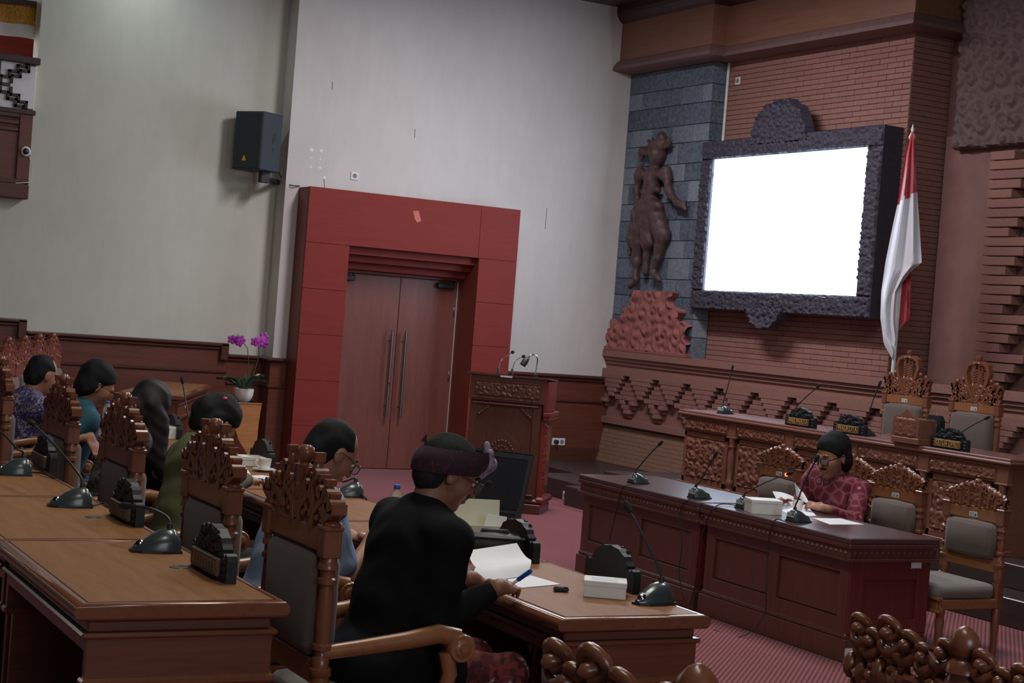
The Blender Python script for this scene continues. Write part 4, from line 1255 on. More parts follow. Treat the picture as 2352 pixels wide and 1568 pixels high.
# ------------------------------------------------------------------ witness table, two units
wt0, wt1, wt2 = PZ(1328, 1088, .72), PZ(1957, 1237, .72), PZ(2181, 1242, .72)
xf_, wdt, hh_ = (wt0[0]+wt1[0])/2, wt2[0]-wt1[0], .72
ygap = PX(1608, 1156, xf_)[1]
def witness(y0, y1, label, npan):
    t = thing('witness_table', label, 'table', (xf_, y0, 0), 0, 'units of the witness table')
    L = y1-y0; w = wdt
    m = MB(); m.rbox(-.0, w, 0, L, hh_-.035, hh_, .006); m.build('table_top', M['table_top'], t)
    m = MB(); m.rbox(-.003, w+.003, -.003, L+.003, hh_-.062, hh_-.034, .005); m.rbox(.012, w-.012, .012, L-.012, hh_-.12, hh_-.06, .003); m.rbox(-.004, w+.004, -.004, L+.004, hh_-.138, hh_-.118, .004); m.build('apron', M['table'], t)
    m = MB(); n = int(L/.045)
    for i in range(n):
        y = .03+(L-.06)*(i+.5)/n
        m.add([(.012, y-.014, hh_-.09), (.012, y, hh_-.112), (.012, y+.014, hh_-.09), (.012, y, hh_-.068), (.0, y, hh_-.09)], [(0, 1, 4), (1, 2, 4), (2, 3, 4), (3, 0, 4)])
    o = m.build('carved_lozenges', M['table'], t); o['kind'] = 'stuff'
    m = MB(); n = int(w/.045)
    for i in range(n):
        x = .03+(w-.06)*(i+.5)/n
        m.add([(x-.014, .012, hh_-.09), (x, .012, hh_-.112), (x+.014, .012, hh_-.09), (x, .012, hh_-.068), (x, .002, hh_-.09)], [(1, 0, 4), (2, 1, 4), (3, 2, 4), (0, 3, 4)])
    o = m.build('carved_lozenges', M['table_end'], t); o['kind'] = 'stuff'
    z1 = hh_-.138; z0 = .16; s = .09; bx = .05
    pw = (L-.06-s*(npan+1))/npan
    for i in range(npan+1):
        y = .03+i*(pw+s); m = MB(); m.rbox(bx-.012, bx+.02, y, y+s, z0, z1, .004); m.build('stile', M['table'], t)
    for a, b in ((z0, z0+.09), (z1-.075, z1)):
        m = MB(); m.rbox(bx-.01, bx+.02, .03, L-.03, a, b, .004); m.build('rail', M['table'], t)
    for i in range(npan):
        y = .03+s+i*(pw+s); m = MB(); m.rbox(bx+.006, bx+.02, y, y+pw, z0+.09, z1-.075, .008); m.build('panel', M['table'], t)
    m = MB(); m.rbox(bx-.03, w-.03, .01, L-.01, .0, z0-.025, .005); m.rbox(bx-.02, w-.04, .02, L-.02, z0-.03, z0+.005, .01); m.build('plinth', M['table'], t)
    m = MB(); m.box(bx+.02, bx+.04, .05, L-.05, z0, z1); m.build('back_board', M['table'], t)
    for y, fl in ((.035, 1), (L-.055, 0)):
        e = MB(); e.rbox(bx+.0, w-.05, y, y+.02, z0, z1, .003); ep = e.build('end_board', M['table_end'], t)
        if fl:
            for a, b in ((bx-.012, bx+.09), (w-.14, w-.045)):
                e = MB(); e.rbox(a, b, y-.018, y+.005, z0, z1, .004); e.build('end_stile', M['table_end'], ep)
            for a, b in ((z0, z0+.08), (z1-.11, z1)):
                e = MB(); e.rbox(bx+.0, w-.05, y-.014, y+.005, a, b, .004); e.build('end_rail', M['table_end'], ep)
    return t
wtA = witness(wt1[1], ygap-.02, 'near unit of the dark witness table with the man in red batik behind it', 2)
wtB = witness(ygap+.02, wt0[1], 'far unit of the dark witness table with two microphones', 2)
m = MB(); m.box(.02, .0215+.02, -.0045, -.0035, 0, 0); 
m = MB(); m.box(.03, .085, .0085, .0095, .02, .085); m.build('paper_patch', M['white'], wtA)
q = PY(2105, 1297, wt1[1]+.015)
m = MB(); m.box(q[0]-xf_-.04, q[0]-xf_+.04, .0155, .0165, q[2]-.02, q[2]+.02); m.build('sticker', M['sticker'], wtA)

# ------------------------------------------------------------------ stage bench
BZ = 1.085; BX = PZ(1559, 938, BZ)[0]; by1 = PZ(1559, 938, BZ)[1]; by0 = PZ(2322, 1055, BZ)[1]
t = thing('stage_bench', 'long carved bench table on the stage with nameplates', 'table', (BX, by0, .37))
L = by1-by0; hb = BZ-.37; w = .5
m = MB(); m.rbox(0, w, 0, L, hb-.022, hb, .006); m.build('bench_top', M['bench_top'], t)
m = MB(); m.rbox(-.008, w, -.008, L+.008, hb-.05, hb-.02, .01); m.rbox(.02, w-.02, .02, L-.02, hb-.075, hb-.05, .004); m.build('top_moulding', M['bench'], t)
m = MB(); m.box(.06, w-.05, .05, L-.05, 0, hb-.07); m.build('body', M['bench'], t)
bay = .86; nbay = int(round((L-.1)/bay)); bay = (L-.1)/nbay
fr_me = None; pn_me = None
for i in range(nbay):
    y0 = .05+i*bay
    m = MB(); m.rbox(.03, .07, y0+.1, y0+bay-.02, hb-.185, hb-.075, .004); fb = m.build('frieze', M['bench'], t)
    P = carved(bay-.16, .085, .03, 31+i % 2, .06, .008); m = MB(); m.grid(P+np.array([.03, y0+.12, hb-.172])); m.build('frieze_carving', M['bench'], fb)
    m = MB(); m.rbox(.018, .07, y0-.02, y0+.09, hb-.19, hb-.073, .004); m.rbox(.008, .07, y0-.03, y0+.1, hb-.2, hb-.185, .003); m.build('capital', M['bench'], t)
    yc = y0+.035
    m = MB(); m.lathe([(.034, .0), (.034, .05), (.024, .06), (.04, .1), (.036, .125), (.024, .15), (.03, .25), (.034, .34), (.024, .42), (.036, .43), (.036, .445), (.026, .45), (.03, hb-.2)], 14, (.035, yc, 0)); m.build('column', M['bench'], t)
    m = MB()
    for a, b, c, d in ((y0+.12, y0+.17, .04, hb-.2), (y0+bay-.06, y0+bay-.02, .04, hb-.2), (y0+.12, y0+bay-.02, .04, .09), (y0+.12, y0+bay-.02, hb-.245, hb-.2)): m.rbox(.045, .075, a, b, c, d, .004)
    pf = m.build('panel_frame', M['bench'], t)
    P = carved(bay-.23, hb-.335, .045, 41+i, .10, .011); m = MB(); m.grid(P+np.array([.062, y0+.17, .09])); m.build('panel_carving', M['bench'], pf)
m = MB(); m.rbox(.01, .08, 0, L, 0, .04, .004); m.build('plinth', M['bench'], t)

# ------------------------------------------------------------------ lectern
lc = PZ(1030+930/4.48, 840+1535/4.48, 0)
t = thing('lectern', 'dark carved wooden lectern beside the red door surround', 'lectern', (lc[0], lc[1], 0), math.radians(-40))
Wd, De, Hh = .79, .5, 1.29
m = MB(); m.rbox(-Wd, 0, 0, De, 0, .09, .006); m.rbox(-Wd+.02, -.02, .02, De-.02, .085, .14, .02); m.build('plinth', M['lectern'], t)
m = MB(); m.rbox(-Wd+.04, -.06, .05, De-.04, .13, Hh-.03, .004); m.build('body', M['lectern'], t)
m = MB(); m.add([(-Wd+.0, .0, Hh-.02), (-.0, .0, Hh-.02), (-.0, De, Hh-.05), (-Wd, De, Hh-.05), (-Wd, 0, Hh), (0, 0, Hh), (0, De, Hh-.03), (-Wd, De, Hh-.03)], [(0, 3, 2, 1), (4, 5, 6, 7), (0, 1, 5, 4), (1, 2, 6, 5), (2, 3, 7, 6), (3, 0, 4, 7)]); m.build('top', M['lectern'], t)
m = MB(); m.rbox(-Wd+.03, -.03, .018, .05, Hh-.26, Hh-.02, .004); fb = m.build('frieze', M['lectern'], t)
P = carved(Wd-.16, .13, .018, 71, .075, .008); P = np.stack([P[..., 1], P[..., 0], P[..., 2]], 2); m = MB(); m.grid(P+np.array([-Wd+.08, .018, Hh-.215]), flip=True); m.build('frieze_carving', M['lectern'], fb)
m = MB()
for z in (Hh-.075, Hh-.235, Hh-.285, .17): m.rbox(-Wd+.06, -.08, .012, .05, z-.008, z+.008, .004)
o = m.build('mouldings', M['lectern'], t); o['kind'] = 'stuff'
for x in (-Wd+.04, -.14):
    m = MB(); m.rbox(x, x+.07, .03, .06, .14, Hh-.28, .004); m.build('stile', M['lectern'], t)
for s, x in ((1, -Wd+.11), (-1, -.145)):
    m = MB(); m.prism([(x, Hh-.295), (x+s*.14, Hh-.295), (x+s*.09, Hh-.33), (x+s*.05, Hh-.36), (x+s*.03, Hh-.41), (x, Hh-.42)][::s], .038, .05, 'xz')
    for q in range(5): m.ball((x+s*(.02+.02*q), .036, Hh-.39+.018*q), (.018, .01, .018), 8, 5)
    m.build('corner_carving', M['lectern'], t)
cx, cz = -Wd/2-.02, .56
pts = [(cx+.2*math.sin(2*math.pi*i/5), cz+.2*math.cos(2*math.pi*i/5)) for i in range(5)]
m = MB(); m.prism(pts[::-1], .036, .05, 'xz'); em = m.build('emblem', M['lectern'], t)
tag(em, 'carved five-sided emblem')
m = MB()
for r_, n_ in ((.11, 20), (.06, 12)):
    for i in range(n_):
        a = 2*math.pi*i/n_; m.ball((cx+r_*math.sin(a), .035, cz-.01+r_*math.cos(a)), (.014, .01, .014), 6, 4)
o = m.build('emblem_relief', M['lectern'], em); o['kind'] = 'stuff'
m = MB(); sx_ = -.0; m.box(-.47, -.355, -.0015, 0.001, Hh-.016, Hh-.0); m.v = [(x-.0, y, z-.012) for x, y, z in m.v]; m.build('sticker', M['sticker'], t)
# side column with carved scrolls, dark red and glossy
m = MB()
m.rbox(-.05, -.002, .03, De-.03, Hh-.33, Hh-.04, .01); m.rbox(-.04, .035, .02, De-.02, Hh-.37, Hh-.33, .004); m.rbox(-.04, .02, .03, De-.03, Hh-.41, Hh-.37, .004)
m.rbox(-.06, -.02, .05, De-.05, .14, Hh-.4, .01); m.rbox(-.06, .03, .02, De-.02, .09, .16, .02); m.build('side_bracket', M['lectern_red'], t)
P = carved(.1, Hh-.6, .03, 77, .055, .008); m = MB(); m.grid(np.stack([-P[..., 0], P[..., 1], P[..., 2]], 2)+np.array([-.02, .06, .17]), flip=True); m.build('side_carving', M['lectern_red'], t)

def goose(name, pts, r, head, parent, hm='foam', hl=.045, hr=.012, ring=None):
    """bent neck with a foam head at the end"""
    P = np.array(pts, float); n = 14
    s_ = np.linspace(0, 1, len(P)); q = np.linspace(0, 1, n)
    Q = np.stack([np.interp(q, s_, P[:, i]) for i in range(3)], 1)
    for _ in range(3):
        Q[1:-1] = (Q[:-2]+2*Q[1:-1]+Q[2:])/4
    m = MB(); m.tube([tuple(a) for a in Q], r, 8); nk = m.build(name, M['black'] if head else M['chrome'], parent)
    d = Q[-1]-Q[-2]; d /= np.linalg.norm(d)
    m = MB(); e = Q[-1]
    m.tube([tuple(e-d*.002), tuple(e+d*hl*.25), tuple(e+d*hl*.7), tuple(e+d*hl*.95), tuple(e+d*hl)], [hr*.7, hr, hr, hr*.75, hr*.3], 10); m.build('head', M[hm], parent)
    if ring:
        m = MB(); m.tube([tuple(e-d*.012), tuple(e-d*.002)], hr*.95, 10); m.build('light_ring', M['led'], parent)
    return nk
# things on the lectern
zt = Hh-.008
def lp(x, y, z): return np.array([x, y, z])
def on_lectern(lx, ly):
    a = math.radians(-40); return (lc[0]+lx*math.cos(a)-ly*math.sin(a), lc[1]+lx*math.sin(a)+ly*math.cos(a), Hh-.06*ly)
for lx, tip, lab in ((-.52, (.115, -.02, .19), 'left gooseneck microphone on the lectern'), (-.385, (.085, -.02, .16), 'right gooseneck microphone on the lectern')):
    b = on_lectern(lx, .12)
    mt = thing('lectern_microphone', lab, 'microphone', b, 0, 'gooseneck microphones on the lectern')
    m = MB(); m.lathe([(.014, 0), (.012, .01), (.011, .06), (.006, .065)], 10); m.build('socket', M['black'], mt)
    goose('neck', [(0, 0, .06), (.01, 0, .1), (.025, 0, .145), (tip[0], tip[1], tip[2]+.02)], .005, False, mt, hl=.03, hr=.016)
b = on_lectern(-.165, .14)
lt = thing('reading_lamp', 'small chrome gooseneck reading lamp on the lectern', 'lamp', b)
m = MB(); m.rbox(-.02, .02, -.02, .02, 0, .03, .004); m.build('clamp', M['black'], lt)
m = MB(); m.tube([(0, 0, .03), (.01, 0, .12), (.012, 0, .17), (-.005, 0, .205), (-.04, 0, .215), (-.075, 0, .2), (-.09, 0, .18)], .006, 8); m.build('neck', M['chrome'], lt)
m = MB(); m.tube([(-.082, 0, .19), (-.095, 0, .175), (-.12, 0, .145), (-.145, 0, .108)], [.01, .02, .032, .03], 14); m.build('shade', M['black'], lt)

# ------------------------------------------------------------------ delegate microphones
def mic_base():
    m = MB(); n = 14; k = 13; V = []
    for i in range(n):
        u = i/(n-1); x = -.085+.15*u
        hw = .012+.040*math.sin(min(1, u*1.15)*math.pi/2)**.8*(1-.25*max(0, u-.8)/.2)
        h = .010+.060*math.sin(min(1, u*1.25)*math.pi/2)**1.15*(1 if u < .85 else 1-.35*((u-.85)/.15)**2)
        for j in range(k):
            a = math.pi*j/(k-1); V.append((x, -hw*math.cos(a), .006+h*math.sin(a)**.75))
    F = [(i*k+j, i*k+j+1, (i+1)*k+j+1, (i+1)*k+j) for i in range(n-1) for j in range(k-1)]
    F += [tuple(range(k))[::-1], tuple((n-1)*k+j for j in range(k))]
    F += [(i*k, (i+1)*k, (i+1)*k+k-1, i*k+k-1) for i in range(n-1)]
    m.add(V, F, True); return m
mb_me = mic_base().mesh('base', M['mic_grey'])
mp = MB(); mp.prism([(-.09, -.02), (-.06, -.04), (.0, -.055), (.068, -.05), (.068, .05), (.0, .055), (-.06, .04), (-.09, .02)], 0, .008); mp_me = mp.mesh('foot', M['black'])
mbt = MB(); mbt.ball((-.066, 0, .027), (.02, .018, .009), 10, 6, Matrix.Rotation(math.radians(-38), 3, 'Y')); bt_me = mbt.mesh('button', M['chrome'])
ms = MB(); ms.box(.0652, .0662, -.034, .034, .03, .058); st_me = ms.mesh('sticker', M['sticker'])
msp = MB()
msp.box(.0662, .0668, .016, .03, .04, .054)
for q_ in range(3): msp.box(.0662, .0668, -.03, .01, .036+.007*q_, .038+.007*q_)
sp_me = msp.mesh('sticker_print', M['print'])
def mic(label, base, rz, neck, group, sticker=False, ring=False, hl=.05):
    """neck: world points after the root"""
    t = thing('microphone_unit', label, 'microphone', base, rz, group)
    put('base', mb_me, t); put('foot', mp_me, t); put('button', bt_me, t)
    if sticker: q = put('sticker', st_me, t); q2 = put('sticker_print', sp_me, q); q2['kind'] = 'stuff'
    c, s_ = math.cos(-rz), math.sin(-rz)
    loc = []
    for p in neck:
        d = np.array(p)-np.array(base); loc.append((d[0]*c-d[1]*s_, d[0]*s_+d[1]*c, d[2]))
    root = (.035, 0, .066)
    m = MB(); m.lathe([(.012, .06), (.010, .088), (.006, .094)], 10, (.035, 0, 0)); m.build('socket', M['black'], t)
    goose('neck', [root, (.036, 0, .105)]+loc, .0048, True, t, hl=hl, ring=ring)
    return t
def on_desk(x, y): q = PZ(x, y, DR); q[0] = min(max(q[0], rd[0]+.09), rd[0]+.5); return q
G6 = 'delegate microphones on the second row'
b = PZ(362, 1266, LR); mic('microphone unit on the nearest second-row desk, head bent far down to the left', b, 0, [tuple(PX(372, 1178, b[0]+.02)), tuple(PX(345, 1166, b[0]-.02)), tuple(PX(300, 1162, b[0]-.06))], G6)
b = PZ(165, 1163, LR); mic('microphone unit on the second desk of the second row, neck slanting up left', b, 0, [tuple(PX(165, 1068, b[0])), tuple(PX(120, 1015, b[0]-.03)), tuple(PX(78, 975, b[0]-.05))], G6)
b = PZ(32, 1090, LR); mic('microphone unit at the left picture edge', b, 0, [tuple(PX(40, 1035, b[0])), tuple(PX(15, 1000, b[0]-.02)), tuple(PX(-20, 975, b[0]-.05))], G6)
G7 = 'delegate microphones on the front row'
b = PZ(1500, 1385, DR); mic('large microphone unit in front of the white box on the nearest front-row desk', b, .25, [tuple(PX(1495, 1270, b[0])), tuple(PX(1470, 1215, b[0]-.02)), tuple(PX(1448, 1175, b[0]-.03))], G7)
b = on_desk(1000, 1216); mic('microphone unit beside the open card box, mostly hidden by the man with the headcloth', b, .0, [tuple(PX(1072, 1150, b[0]+.03)), tuple(PX(1095, 1125, b[0]+.04)), tuple(PX(1118, 1112, b[0]+.05))], G7, hl=.03)
b = PZ(800, 1140, DR); mic('microphone unit in front of the man in pale blue', b, .0, [tuple(PX(788, 1110, b[0]+.03)), tuple(PX(780, 1100, b[0])), tuple(PX(770, 1095, b[0]))], G7)
b = PZ(440, 1025, DR); mic('microphone unit with an upright neck between the two women', b, .0, [tuple(PX(433, 970, b[0]+.03)), tuple(PX(424, 905, b[0]+.03)), tuple(PX(420, 880, b[0]+.03))], G7)
b = on_desk(262, 966)-np.array([.06, 0, 0]); mic('microphone unit in front of the man in teal', b, .0, [tuple(PX(262, 900, b[0]+.03)), tuple(PX(255, 860, b[0]+.03)), tuple(PX(250, 845, b[0]+.03))], G7)
G8 = 'delegate microphones on the witness table'
for lab, bp, nk, rg_ in (('microphone unit at the far left corner of the witness table', (1466, 1110), [(1462, 1080), (1485, 1050), (1513, 1022)], False),
                         ('microphone unit on the far witness table unit nearest the gap', (1606, 1144), [(1604, 1115), (1622, 1080), (1640, 1050)], False),
                         ('microphone unit with a glowing red ring beside the white box', (1716, 1168), [(1722, 1130), (1745, 1112), (1808, 1089)], True),
                         ('microphone unit nearest the man in red batik, neck rising before his face', (1834, 1198), [(1833, 1150), (1845, 1110), (1872, 1060)], False)):
    b = PZ(*bp, hh_)
    mic(lab, b, math.pi, [tuple(PX(x, y, b[0]-.03+.02*i)) for i, (x, y) in enumerate(nk)], G8, True, rg_)
G9 = 'delegate microphones on the stage bench'
for lab, bp, nk in (('microphone unit at the left end of the stage bench', (1666, 950), [(1664, 915), (1674, 880), (1681, 850)]),
                    ('microphone unit hidden behind the WAKIL WALIKOTA nameplate', (1838, 972), [(1822, 940), (1850, 912), (1876, 890)]),
                    ('microphone unit right of the WALIKOTA nameplate', (1990, 1000), [(1994, 960), (2004, 920), (2018, 887)]),
                    ('microphone unit behind the KETUA DPRD nameplate', (2196, 1030), [(2196, 1002), (2225, 980), (2262, 962)])):
    b = PZ(*bp, BZ)
    mic(lab, b, math.pi, [tuple(PX(x, y, b[0]-.03+.02*i)) for i, (x, y) in enumerate(nk)], G9, True)

# ------------------------------------------------------------------ nameplates
def text_mesh(s_, size, name, mat):
    cu = bpy.data.curves.new(name, 'FONT'); cu.body = s_; cu.size = size; cu.align_x = 'CENTER'; cu.align_y = 'CENTER'; cu.extrude = .0012; cu.offset = size*.012
    ob = bpy.data.objects.new(name, cu); COL.objects.link(ob)
    dg = bpy.context.evaluated_depsgraph_get()
    me = bpy.data.meshes.new_from_object(ob.evaluated_get(dg)); bpy.data.objects.remove(ob); bpy.data.curves.remove(cu)
    me.materials.clear(); me.materials.append(mat); return me
def plate_board(w, h, t):
    hw = w/2; o_ = [(-hw, 0), (-hw, .42*h), (-hw*.97, .52*h), (-hw*.9, .56*h), (-hw*.84, .5*h), (-hw*.76, .54*h)]
    n = 15
    for i in range(n):
        a = math.pi*(1-i/(n-1)); r_ = 1+.05*(i % 2)
        o_.append((.72*hw*math.cos(a)*r_, .5*h+.47*h*math.sin(a)*r_))
    o_ += [(hw*.76, .54*h), (hw*.84, .5*h), (hw*.9, .56*h), (hw*.97, .52*h), (hw, .42*h), (hw, 0)]
    m = MB(); m.prism(o_[::-1], 0, t, 'yz'); return m
def plate_carve(w, h):
    m = MB(); r = random.Random(4)
    for i in range(46):
        a = r.uniform(.05, math.pi-.05); q = r.uniform(.2, .97); z = r.uniform(.008, .02)
        m.ball((-.0, .72*w/2*math.cos(a)*q, .5*h+.45*h*math.sin(a)*q), (.009, z, z*.7), 8, 5, Matrix.Rotation(a, 3, 'X'))
    for s in (-1, 1):
        for z in (.12, .26, .4): m.ball((-.0, s*w*.43, z*h), (.009, .018, .013), 7, 5)
    return m
pl_cache = {}
def nameplate(label, loc, rz, group, text=None, w=.34, h=.155, lit=True):
    t = thing('nameplate', label, 'nameplate', loc, rz, group)
    k = (w, h)
    if k not in pl_cache: pl_cache[k] = (plate_board(w, h, .032).mesh('board', [M['carved_black']]), plate_carve(w, h).mesh('carving', M['carved_black']))
    put('board', pl_cache[k][0], t); c = put('carving', pl_cache[k][1], t); c['kind'] = 'stuff'
    m = MB(); m.rbox(-.018, .0, -w*.36, w*.36, .012, .44*h, .004); f = m.build('plaque', M['plate_field'] if text else M['plate_wood'], t)
    m = MB()
    for a, b, c_, d in ((-w*.345, w*.345, .018, .0215), (-w*.345, w*.345, .41*h-.0035, .41*h), (-w*.345, -w*.335, .018, .41*h), (w*.335, w*.345, .018, .41*h)): m.box(-.0195, -.018, a, b, c_, d)
    m.build('plaque_border', M['gold'] if text else M['plate_back'], f)
    if not text:
        m = MB()
        for q_ in range(7): m.box(-.0192, -.018, -w*.25+q_*w*.08-.004, -w*.25+q_*w*.08+.004, .022, .33*h)
        o = m.build('worn_lettering', M['plate_back'], f); o['kind'] = 'stuff'
    if text:
        me = text_mesh(text, .06, 'lettering', M['gold'])
        xs = [v.co.x for v in me.vertices]; ys = [v.co.y for v in me.vertices]
        sx = (w*.62)/(max(xs)-min(xs)); sy = (.25*h)/(max(ys)-min(ys)); mx, my = (max(xs)+min(xs))/2, (max(ys)+min(ys))/2
        for v in me.vertices: v.co = (-.0185-v.co.z, -(v.co.x-mx)*sx, .012+.21*h+(v.co.y-my)*sy)
        me.flip_normals(); put('lettering', me, f)
    return t
for lab, p, z, g, tx in (('black carved nameplate reading WAKIL WALIKOTA on the stage bench', (1832, 983), BZ, 'nameplates on the stage bench', 'WAKIL WALIKOTA'), ('black carved nameplate reading WALIKOTA on the stage bench', (1945, 1001), BZ, 'nameplates on the stage bench', 'WALIKOTA'), ('black carved nameplate reading KETUA DPRD on the stage bench', (2174, 1036), BZ, 'nameplates on the stage bench', 'KETUA DPRD')):
    q = PX(p[0], p[1], BX+.045); nameplate(lab, (BX+.06, q[1], z), 0, g, tx, .40, .165)
for lab, p, z, rz in (('black carved nameplate on the nearest second-row desk', (455, 1318), LR, 0), ('black carved nameplate on the second desk of the second row', (262, 1195), LR, 0), ('black carved nameplate on the third desk of the second row', (78, 1075), LR, 0)):
    q = PZ(*p, z); nameplate(lab, (q[0]+.03, q[1], z), rz, 'nameplates on the second row')
for lab, p in (('black nameplate back behind the white box on the nearest front-row desk', (1412, 1345)), ('black nameplate back beside the leather bag', (1192, 1278)), ('black nameplate back behind the white cup', (607, 1068)), ('black nameplate back beside the white box of the long-haired woman', (400, 1004))):
    q = PZ(*p, DR); nameplate(lab, (q[0], q[1], DR), math.pi, 'nameplates on the front row')
# carved box and emblem block on the bench
q = PZ(2076, 1018, BZ)
t = thing('carved_box', 'brown carved wooden box with a pointed front on the stage bench', 'box', (q[0]+.02, q[1], BZ))
m = MB(); m.rbox(0, .22, -.15, .15, 0, .20, .004); m.build('body', M['bench'], t)
m = MB(); m.prism([(-.15, .05), (.15, .05), (.15, .2), (.06, .225), (0, .265), (-.06, .225), (-.15, .2)], -.015, .0, 'yz'); fr = m.build('front_panel', M['bench'], t)
P = carved(.24, .14, .014, 21, .06, .008); m = MB(); m.grid(P+np.array([-.015, -.12, .06])); m.build('panel_carving', M['bench'], fr)
m = MB(); m.rbox(-.02, .23, -.155, .155, 0, .05, .006); m.build('base', M['bench'], t)
q = PX(2122, 1020, BX+.16)
t = thing('emblem_block', 'small dark block with a blue five-sided emblem beside the carved box', 'emblem', (BX+.16, q[1]-.085, BZ))
m = MB(); m.prism([(-.07, 0), (.07, 0), (.08, .2), (.05, .24), (0, .23), (-.05, .24), (-.08, .2)], 0, .05, 'yz'); m.build('block', M['carved_black'], t)
def penta(r, cz): return [(r*math.sin(2*math.pi*i/5), cz+r*math.cos(2*math.pi*i/5)) for i in range(5)]
m = MB(); m.prism(penta(.05, .155)[::-1], -.006, 0, 'yz'); em = m.build('emblem', plain('emblem_blue', C(70, 130, 190), .5), t)
m = MB(); m.prism(penta(.03, .16)[::-1], -.009, -.006, 'yz'); m.build('emblem_centre', plain('emblem_pale', C(190, 200, 215), .5), em)
m = MB(); m.prism([(-.008, .145), (.008, .145), (0, .18)], -.0115, -.009, 'yz'); m.build('emblem_flame', M['clip'], em)
m = MB(); m.prism([(-.035, .118), (.035, .118), (.035, .106), (-.035, .106)], -.009, -.006, 'yz'); m.build('emblem_band', M['white'], em)

# ------------------------------------------------------------------ boxes, papers and other things on the desks
def card_box(label, loc, rz, w, d, h, group=None):
    t = thing('cardboard_box', label, 'box', loc, rz, group)
    m = MB(); m.rbox(-w/2, w/2, -d/2, d/2, 0, h-.002, .002); m.build('body', M['white'], t)
    m = MB(); m.rbox(-w/2-.002, w/2+.002, -d/2-.002, d/2+.002, h-.02, h, .002)
    m.add([(-w/2-.002, -d/2-.002, h-.02), (-w/2-.002, -d/2-.002, .012), (-w/2+.012, -d/2-.003, h-.02)], [(0, 1, 2)]); lid = m.build('lid', M['white'], t)
    return t, lid
q = PZ(1388, 1368, DR); t, lid = card_box('white snack box with blue print on the nearest front-row desk', q, -.55, .15, .115, .06)
m = MB(); m.box(-.05, .045, -.03, .03, .0601, .0606); m.build('printed_label', plain('pale_blue_print', C(196, 212, 222), .6), lid)
q = PZ(1752, 1178, hh_); card_box('white snack box on the witness table', q, -.35, .2, .16, .09)
q = PZ(372, 1005, DR); card_box('white snack box in front of the long-haired woman', q, .1, .16, .16, .08)
q = PZ(570, 1068, DR); card_box('white snack box behind the open notebook', q, -.1, .16, .12, .055)
# open card box on the second desk
q = PZ(1105, 1225, DR)
t = thing('open_card_box', 'open cream card box with a raised lid on the second front-row desk', 'box', q, -.25)
m = MB(); m.box(-.13, .1, -.08, .08, 0, .004); m.box(-.13, .1, -.08, -.078, 0, .045); m.box(-.13, -.128, -.08, .08, 0, .045); m.build('tray', M['cream'], t)
m = MB(); m.add([(-.13, .08, .0), (.1, .08, .0), (.1, .105, .14), (-.13, .105, .14), (-.13, .083, 0), (.1, .083, 0), (.1, .108, .14), (-.13, .108, .14)], [(0, 1, 2, 3), (7, 6, 5, 4), (0, 4, 5, 1), (1, 5, 6, 2), (2, 6, 7, 3), (3, 7, 4, 0)]); m.build('lid', M['cream'], t)
m = MB(); m.add([(.0, -.02, .0), (.09, -.06, .0), (.1, -.05, .085), (.02, -.01, .09), (.0, -.017, 0), (.09, -.057, 0), (.1, -.047, .085), (.02, -.007, .09)], [(0, 1, 2, 3), (7, 6, 5, 4), (0, 4, 5, 1), (1, 5, 6, 2), (2, 6, 7, 3), (3, 7, 4, 0)]); m.build('flap', M['white'], t)
# leather bag
q = PZ(1132, 1280, DR)
t = thing('leather_bag', 'black leather document bag lying on the second front-row desk', 'bag', q, -.42)
m = MB(); m.cushion(-.12, .12, -.075, .075, .0, .095, .03); m.build('body', M['leather'], t)
m = MB(); m.tube([(-.117, .06, .085), (-.117, -.06, .085), (-.1, -.072, .087), (.1, -.072, .087), (.117, -.06, .085), (.117, .06, .085)], .006, 8); m.build('piping', M['leather'], t)
m = MB(); m.tube([(-.06, .0, .09), (-.05, .0, .108), (.05, .0, .108), (.06, .0, .09)], .008, 8); m.build('handle', M['leather'], t)
q = PZ(1288, 1358, DR)
t = thing('voice_recorder', 'small black device lying on the nearest front-row desk', 'device', q, -.35)
m = MB(); m.rbox(-.028, .028, -.016, .016, 0, .017, .006, True); m.build('body', M['mic_black'], t); m = MB(); m.rbox(.012, .026, -.012, .012, .0168, .019, .001); m.build('screen', M['mic_grey'], t)
# water bottle
def bottle(label, q, capm='bluecap', group=None, sc_=1.):
    t = thing('water_bottle', label, 'bottle', q, 0, group)
    m = MB(); m.lathe([(.028, 0), (.031, .01), (.031, .05), (.029, .055), (.031, .06), (.031, .12), (.026, .145), (.014, .165), (.0125, .178)], 16); m.build('bottle', M['clear'], t)
    m = MB(); m.lathe([(.014, .172), (.0145, .174), (.0145, .19), (.012, .192)], 14); m.build('cap', M[capm], t)
q = PZ(905, 1212, DR); bottle('small water bottle with a blue cap behind the man with the headcloth', q)
q = on_desk(243, 985); bottle('small water bottle beside the man in teal', q)
def cup(label, q, rz=0., group=None, sc_=1., saucer=True):
    t = thing('cup', label, 'cup', q, rz, group)
    z = .012 if saucer else 0
    m = MB(); m.lathe([(.022, z), (.028, z+.004), (.034, z+.03), (.037, z+.06), (.0345, z+.06), (.031, z+.03), (.024, z+.008), (.0, z+.006)], 20, cap=False); m.build('bowl', M['china'], t)
    m = MB(); m.tube([(-.034, 0, z+.05), (-.05, 0, z+.05), (-.056, 0, z+.035), (-.048, 0, z+.02), (-.032, 0, z+.016)], .004, 8); m.build('handle', M['china'], t)
    if saucer: m = MB(); m.lathe([(.03, 0), (.055, .008), (.068, .014), (.066, .016), (.03, .01), (.0, .01)], 24, cap=False); m.build('saucer', M['china'], t)
q = PZ(607, 1082, DR); cup('white cup on a saucer beside the open notebook', q)
q = on_desk(236, 972)-np.array([.06, 0, 0]); cup('white cup in front of the man in teal', q, 0, None, 1, False)
